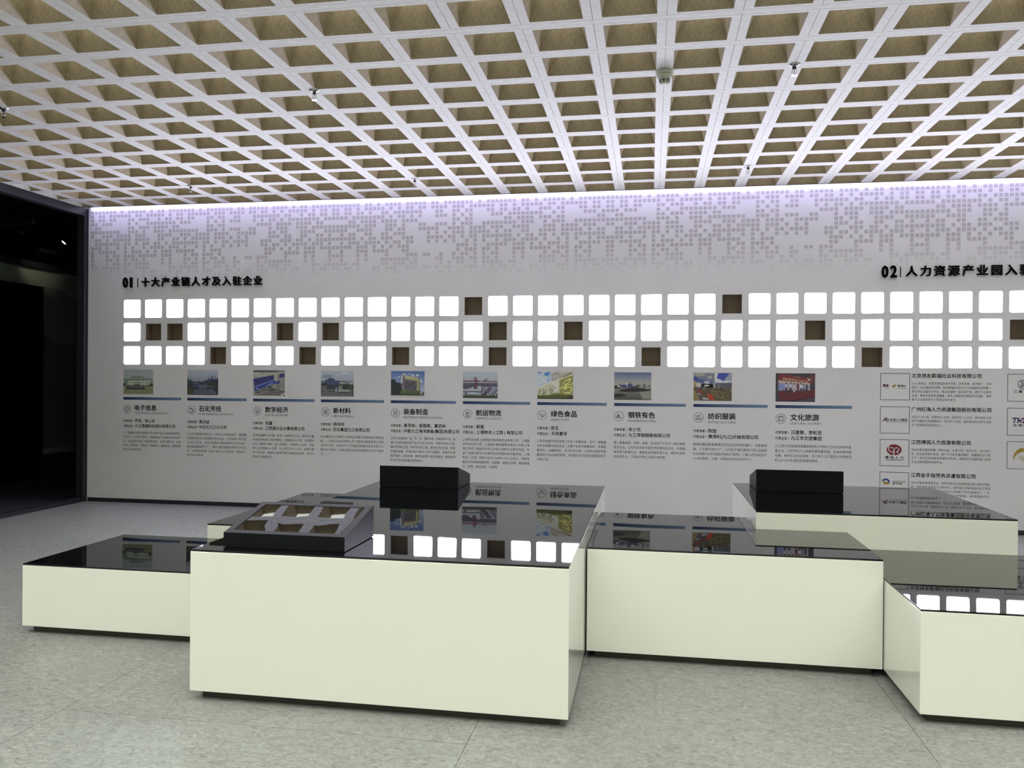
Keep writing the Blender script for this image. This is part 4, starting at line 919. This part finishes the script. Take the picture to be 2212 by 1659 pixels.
# printed field of small squares, fading downwards
STR = [
 (0, ['0-6,8,9,11,13-16,18-22,24', '0,1,3,4,6,8-12,14,16,18,19,21,22,24', '0,1,3,4,6,7,9,12,13,15-21', '0-3,5-12,14,16,17,19,21', '4,5,7-10,12-15,17-20', '0-6,8-10,13-15,17,21,22', '0-3,6-9,13,14,16,17,21-24', '2,4,5,8,9,12,13,15-17,23', '0-5,7,9,10,12-14,17-19,23,24', '2,4-6,8-11,13,15,16,18,19,23', '0-4,6-8,10,12,14,16-18', '2,6-8,10-13,17,18', '0-2,6,8,13,18-20,22,23', '2,6,8,12-18,20', '0-3,5,6,12,13,15-17,19,20', '0,1,3,4,6,10,11,13-15,18-20,22,23', '2,4,5,10,11,13,15,16']),
 (25, ['0,2-8,10,12-18,20,21,23', '0-2,4-6,8-13,15,16,18,20-23', '0,1,4,5,7,8,12,13,15,16,18,19,21', '0-2,4,6,8,13-15,17-23', '4,5,7,8,16,17,19-22', '0-2,4,6-8,11-18,20-22', '0,3-6,8-11,13-15,18-21', '0,2,4-6,8-12,14,16,17,20,21', '0,1,3,4,6,8,9,11-17,19,21,22', '0,2,4,7,9,11,14,16-18,20-23', '5-7,9,12-16,18-20,22', '5,7-9,11,12,14,18-20,22,23', '1,4,6,7,9,11,13,14,18,20', '0,1,4-6,8,9,11,12,14,18,20', '1,3,5,6,9,11-15,17,18', '0,2,3,7-9,11,13,15,16,18,22,23', '1,3,5,6,8,12-14,16,17,19,20,22']),
 (49, ['1-5,7,9-22', '0,2,3,5-10,12,13,15,16,18,19,21,22', '0-2,4,5,9,10,12,13,15,16,18,19,21,22', '0,3,5,10-12,14-17,19-21', '0-2,4,5,13,14,17,18', '1,3-5,8-22', '1-3,5-8,10-12,15,16,19-21', '0-3,5-9,11,13,14,17,18,20,22', '0,1,3,5,6,8-14,17-22', '1,4,6,8,11,13-18,20', '0,2-4,6,9-13,15,16,18-22', '0-2,4-6,8,9,11,15,16,20,22', '1,3,4,6,8,10,11,15,16,20,21', '0-3,5,6,8,9,11,15,16,20,22', '0-3,6,8-12,14-17,19-22', '1,4-6,8,10,12,13,15,16,18,19,21', '0,1,5,8,10,11,13,14,17,20,21']),
 (71, ['0,2,4-8,10,12,13,15-21', '0-4,6,7,9-13,15,17,18,20,21', '0,4,5,7-9,12,14,15,17,18,20,21', '4,6,9-16,18-20', '4,5,7-9,11-14,16,17', '0,1,4-6,8,11-13,15-21', '1-4,6-8,12-15,18-20', '0-4,6-9,12,13,16,17,19,21', '0,1,3,4,6,8,9,11,12,14,16-21', '1,3,5,8,10-13,15-17,19', '0,3,5-7,9,11,13-15,17-21', '0,1,3-5,7-11,13-15,19,21', '1,3,5,6,8,13,15,19,20', '0,1,3,4,6-9,13,15,19,21', '0,1,3,6-9,15,16,18-21', '1,3-5,8,10,11,15,17,18,20', '4,6,8,10,11,13,14,17,19']),
 (93, ['1,3-9,11,12,14-18,20', '0-3,5-7,9-12,14,15,17,18,20', '3,4,6,7,10,11,15-20', '3,5,7,9-11,15,17,19,20', '3,4,6,7,16-19', '0,3-5,7,9-11,14,15,19', '0-3,5-8,11-15,19,20', '0-3,5-7,9,11,13,19,20', '0,2,3,5,7,8,10-13,17-19', '0,2,4,7,9,11,13,17,18,20', '2,4-6,18-20', '0,2-4,6,18,19', '0,2,4,5,7,10,13,14,16-18', '0,2,3,5-7,10,11,16,18-20', '0,2,5,6,8,10,16,17,19,20', '0,2-4,8,9,11,13,14,16-18', '5,6,8,10,12,13,14,16-18']),
 (114, ['0-2,4,6,7,9-13', '1,3-7,9,11,12', '0,2,3,6,8,9,11,12', '1,3-10,12,13', '0-3,5-8,10,11', '0-2,5-7,9-13', '1,2,6-9,12,13', '0,2,3,6,7,10,11,13', '1-3,5,6,8,10-13', '0,2,4-7,9-11,13', '1,3,5,7-9,11-13', '2-5,7-9,13', '2,7,9,13', '0-3,7,9,13', '0,2,3,9,10,12,13', '0-2,4,5,9,11,12', '0,1,4,9,10,12'])]
grid = np.zeros((17, 128), bool)
ends = [25, 49, 71, 93, 114, 128]
for (c0, rows), c1 in zip(STR, ends):
    for r, txt in enumerate(rows):
        for part in txt.split(','):
            a, b = (part.split('-') + [part])[:2] if '-' in part else (part, part)
            for c in range(int(a), int(b) + 1):
                if c0 + c < c1: grid[r, c0 + c] = True
V, F, C = [], [], []
DP, DR, DS = 0.0525, 0.0517, 0.0385
base_c = np.array([0.79, 0.79, 0.82]); ink_c = np.array([0.52, 0.51, 0.535])
for g in range(-64, 230):
    xg = -3.867 + DP * g
    if xg < WXL + 0.03 or xg > WXR - 0.05: continue
    for r in range(17):
        if not grid[r, g % 128]: continue
        zr = 3.70 - DR * (r - 1)
        f = 1.0 if r < 12 else max(0.12, 1.0 - (r - 11) * 0.175)
        b = len(V); h = DS / 2
        V += [(xg - h, 0, zr - h), (xg + h, 0, zr - h), (xg + h, 0, zr + h), (xg - h, 0, zr + h)]
        F.append((b, b + 1, b + 2, b + 3)); c = base_c * (1 - f) + ink_c * f; C += [(*c, 1)] * 4
o = mesh_obj('printed_squares', V, F, M['print'], wall_back)
o.location = (0, WY - 0.0008, 0); tag(o, kind='stuff')
o.data.color_attributes.new('Col', 'FLOAT_COLOR', 'POINT').data.foreach_set('color', np.array(C).ravel())
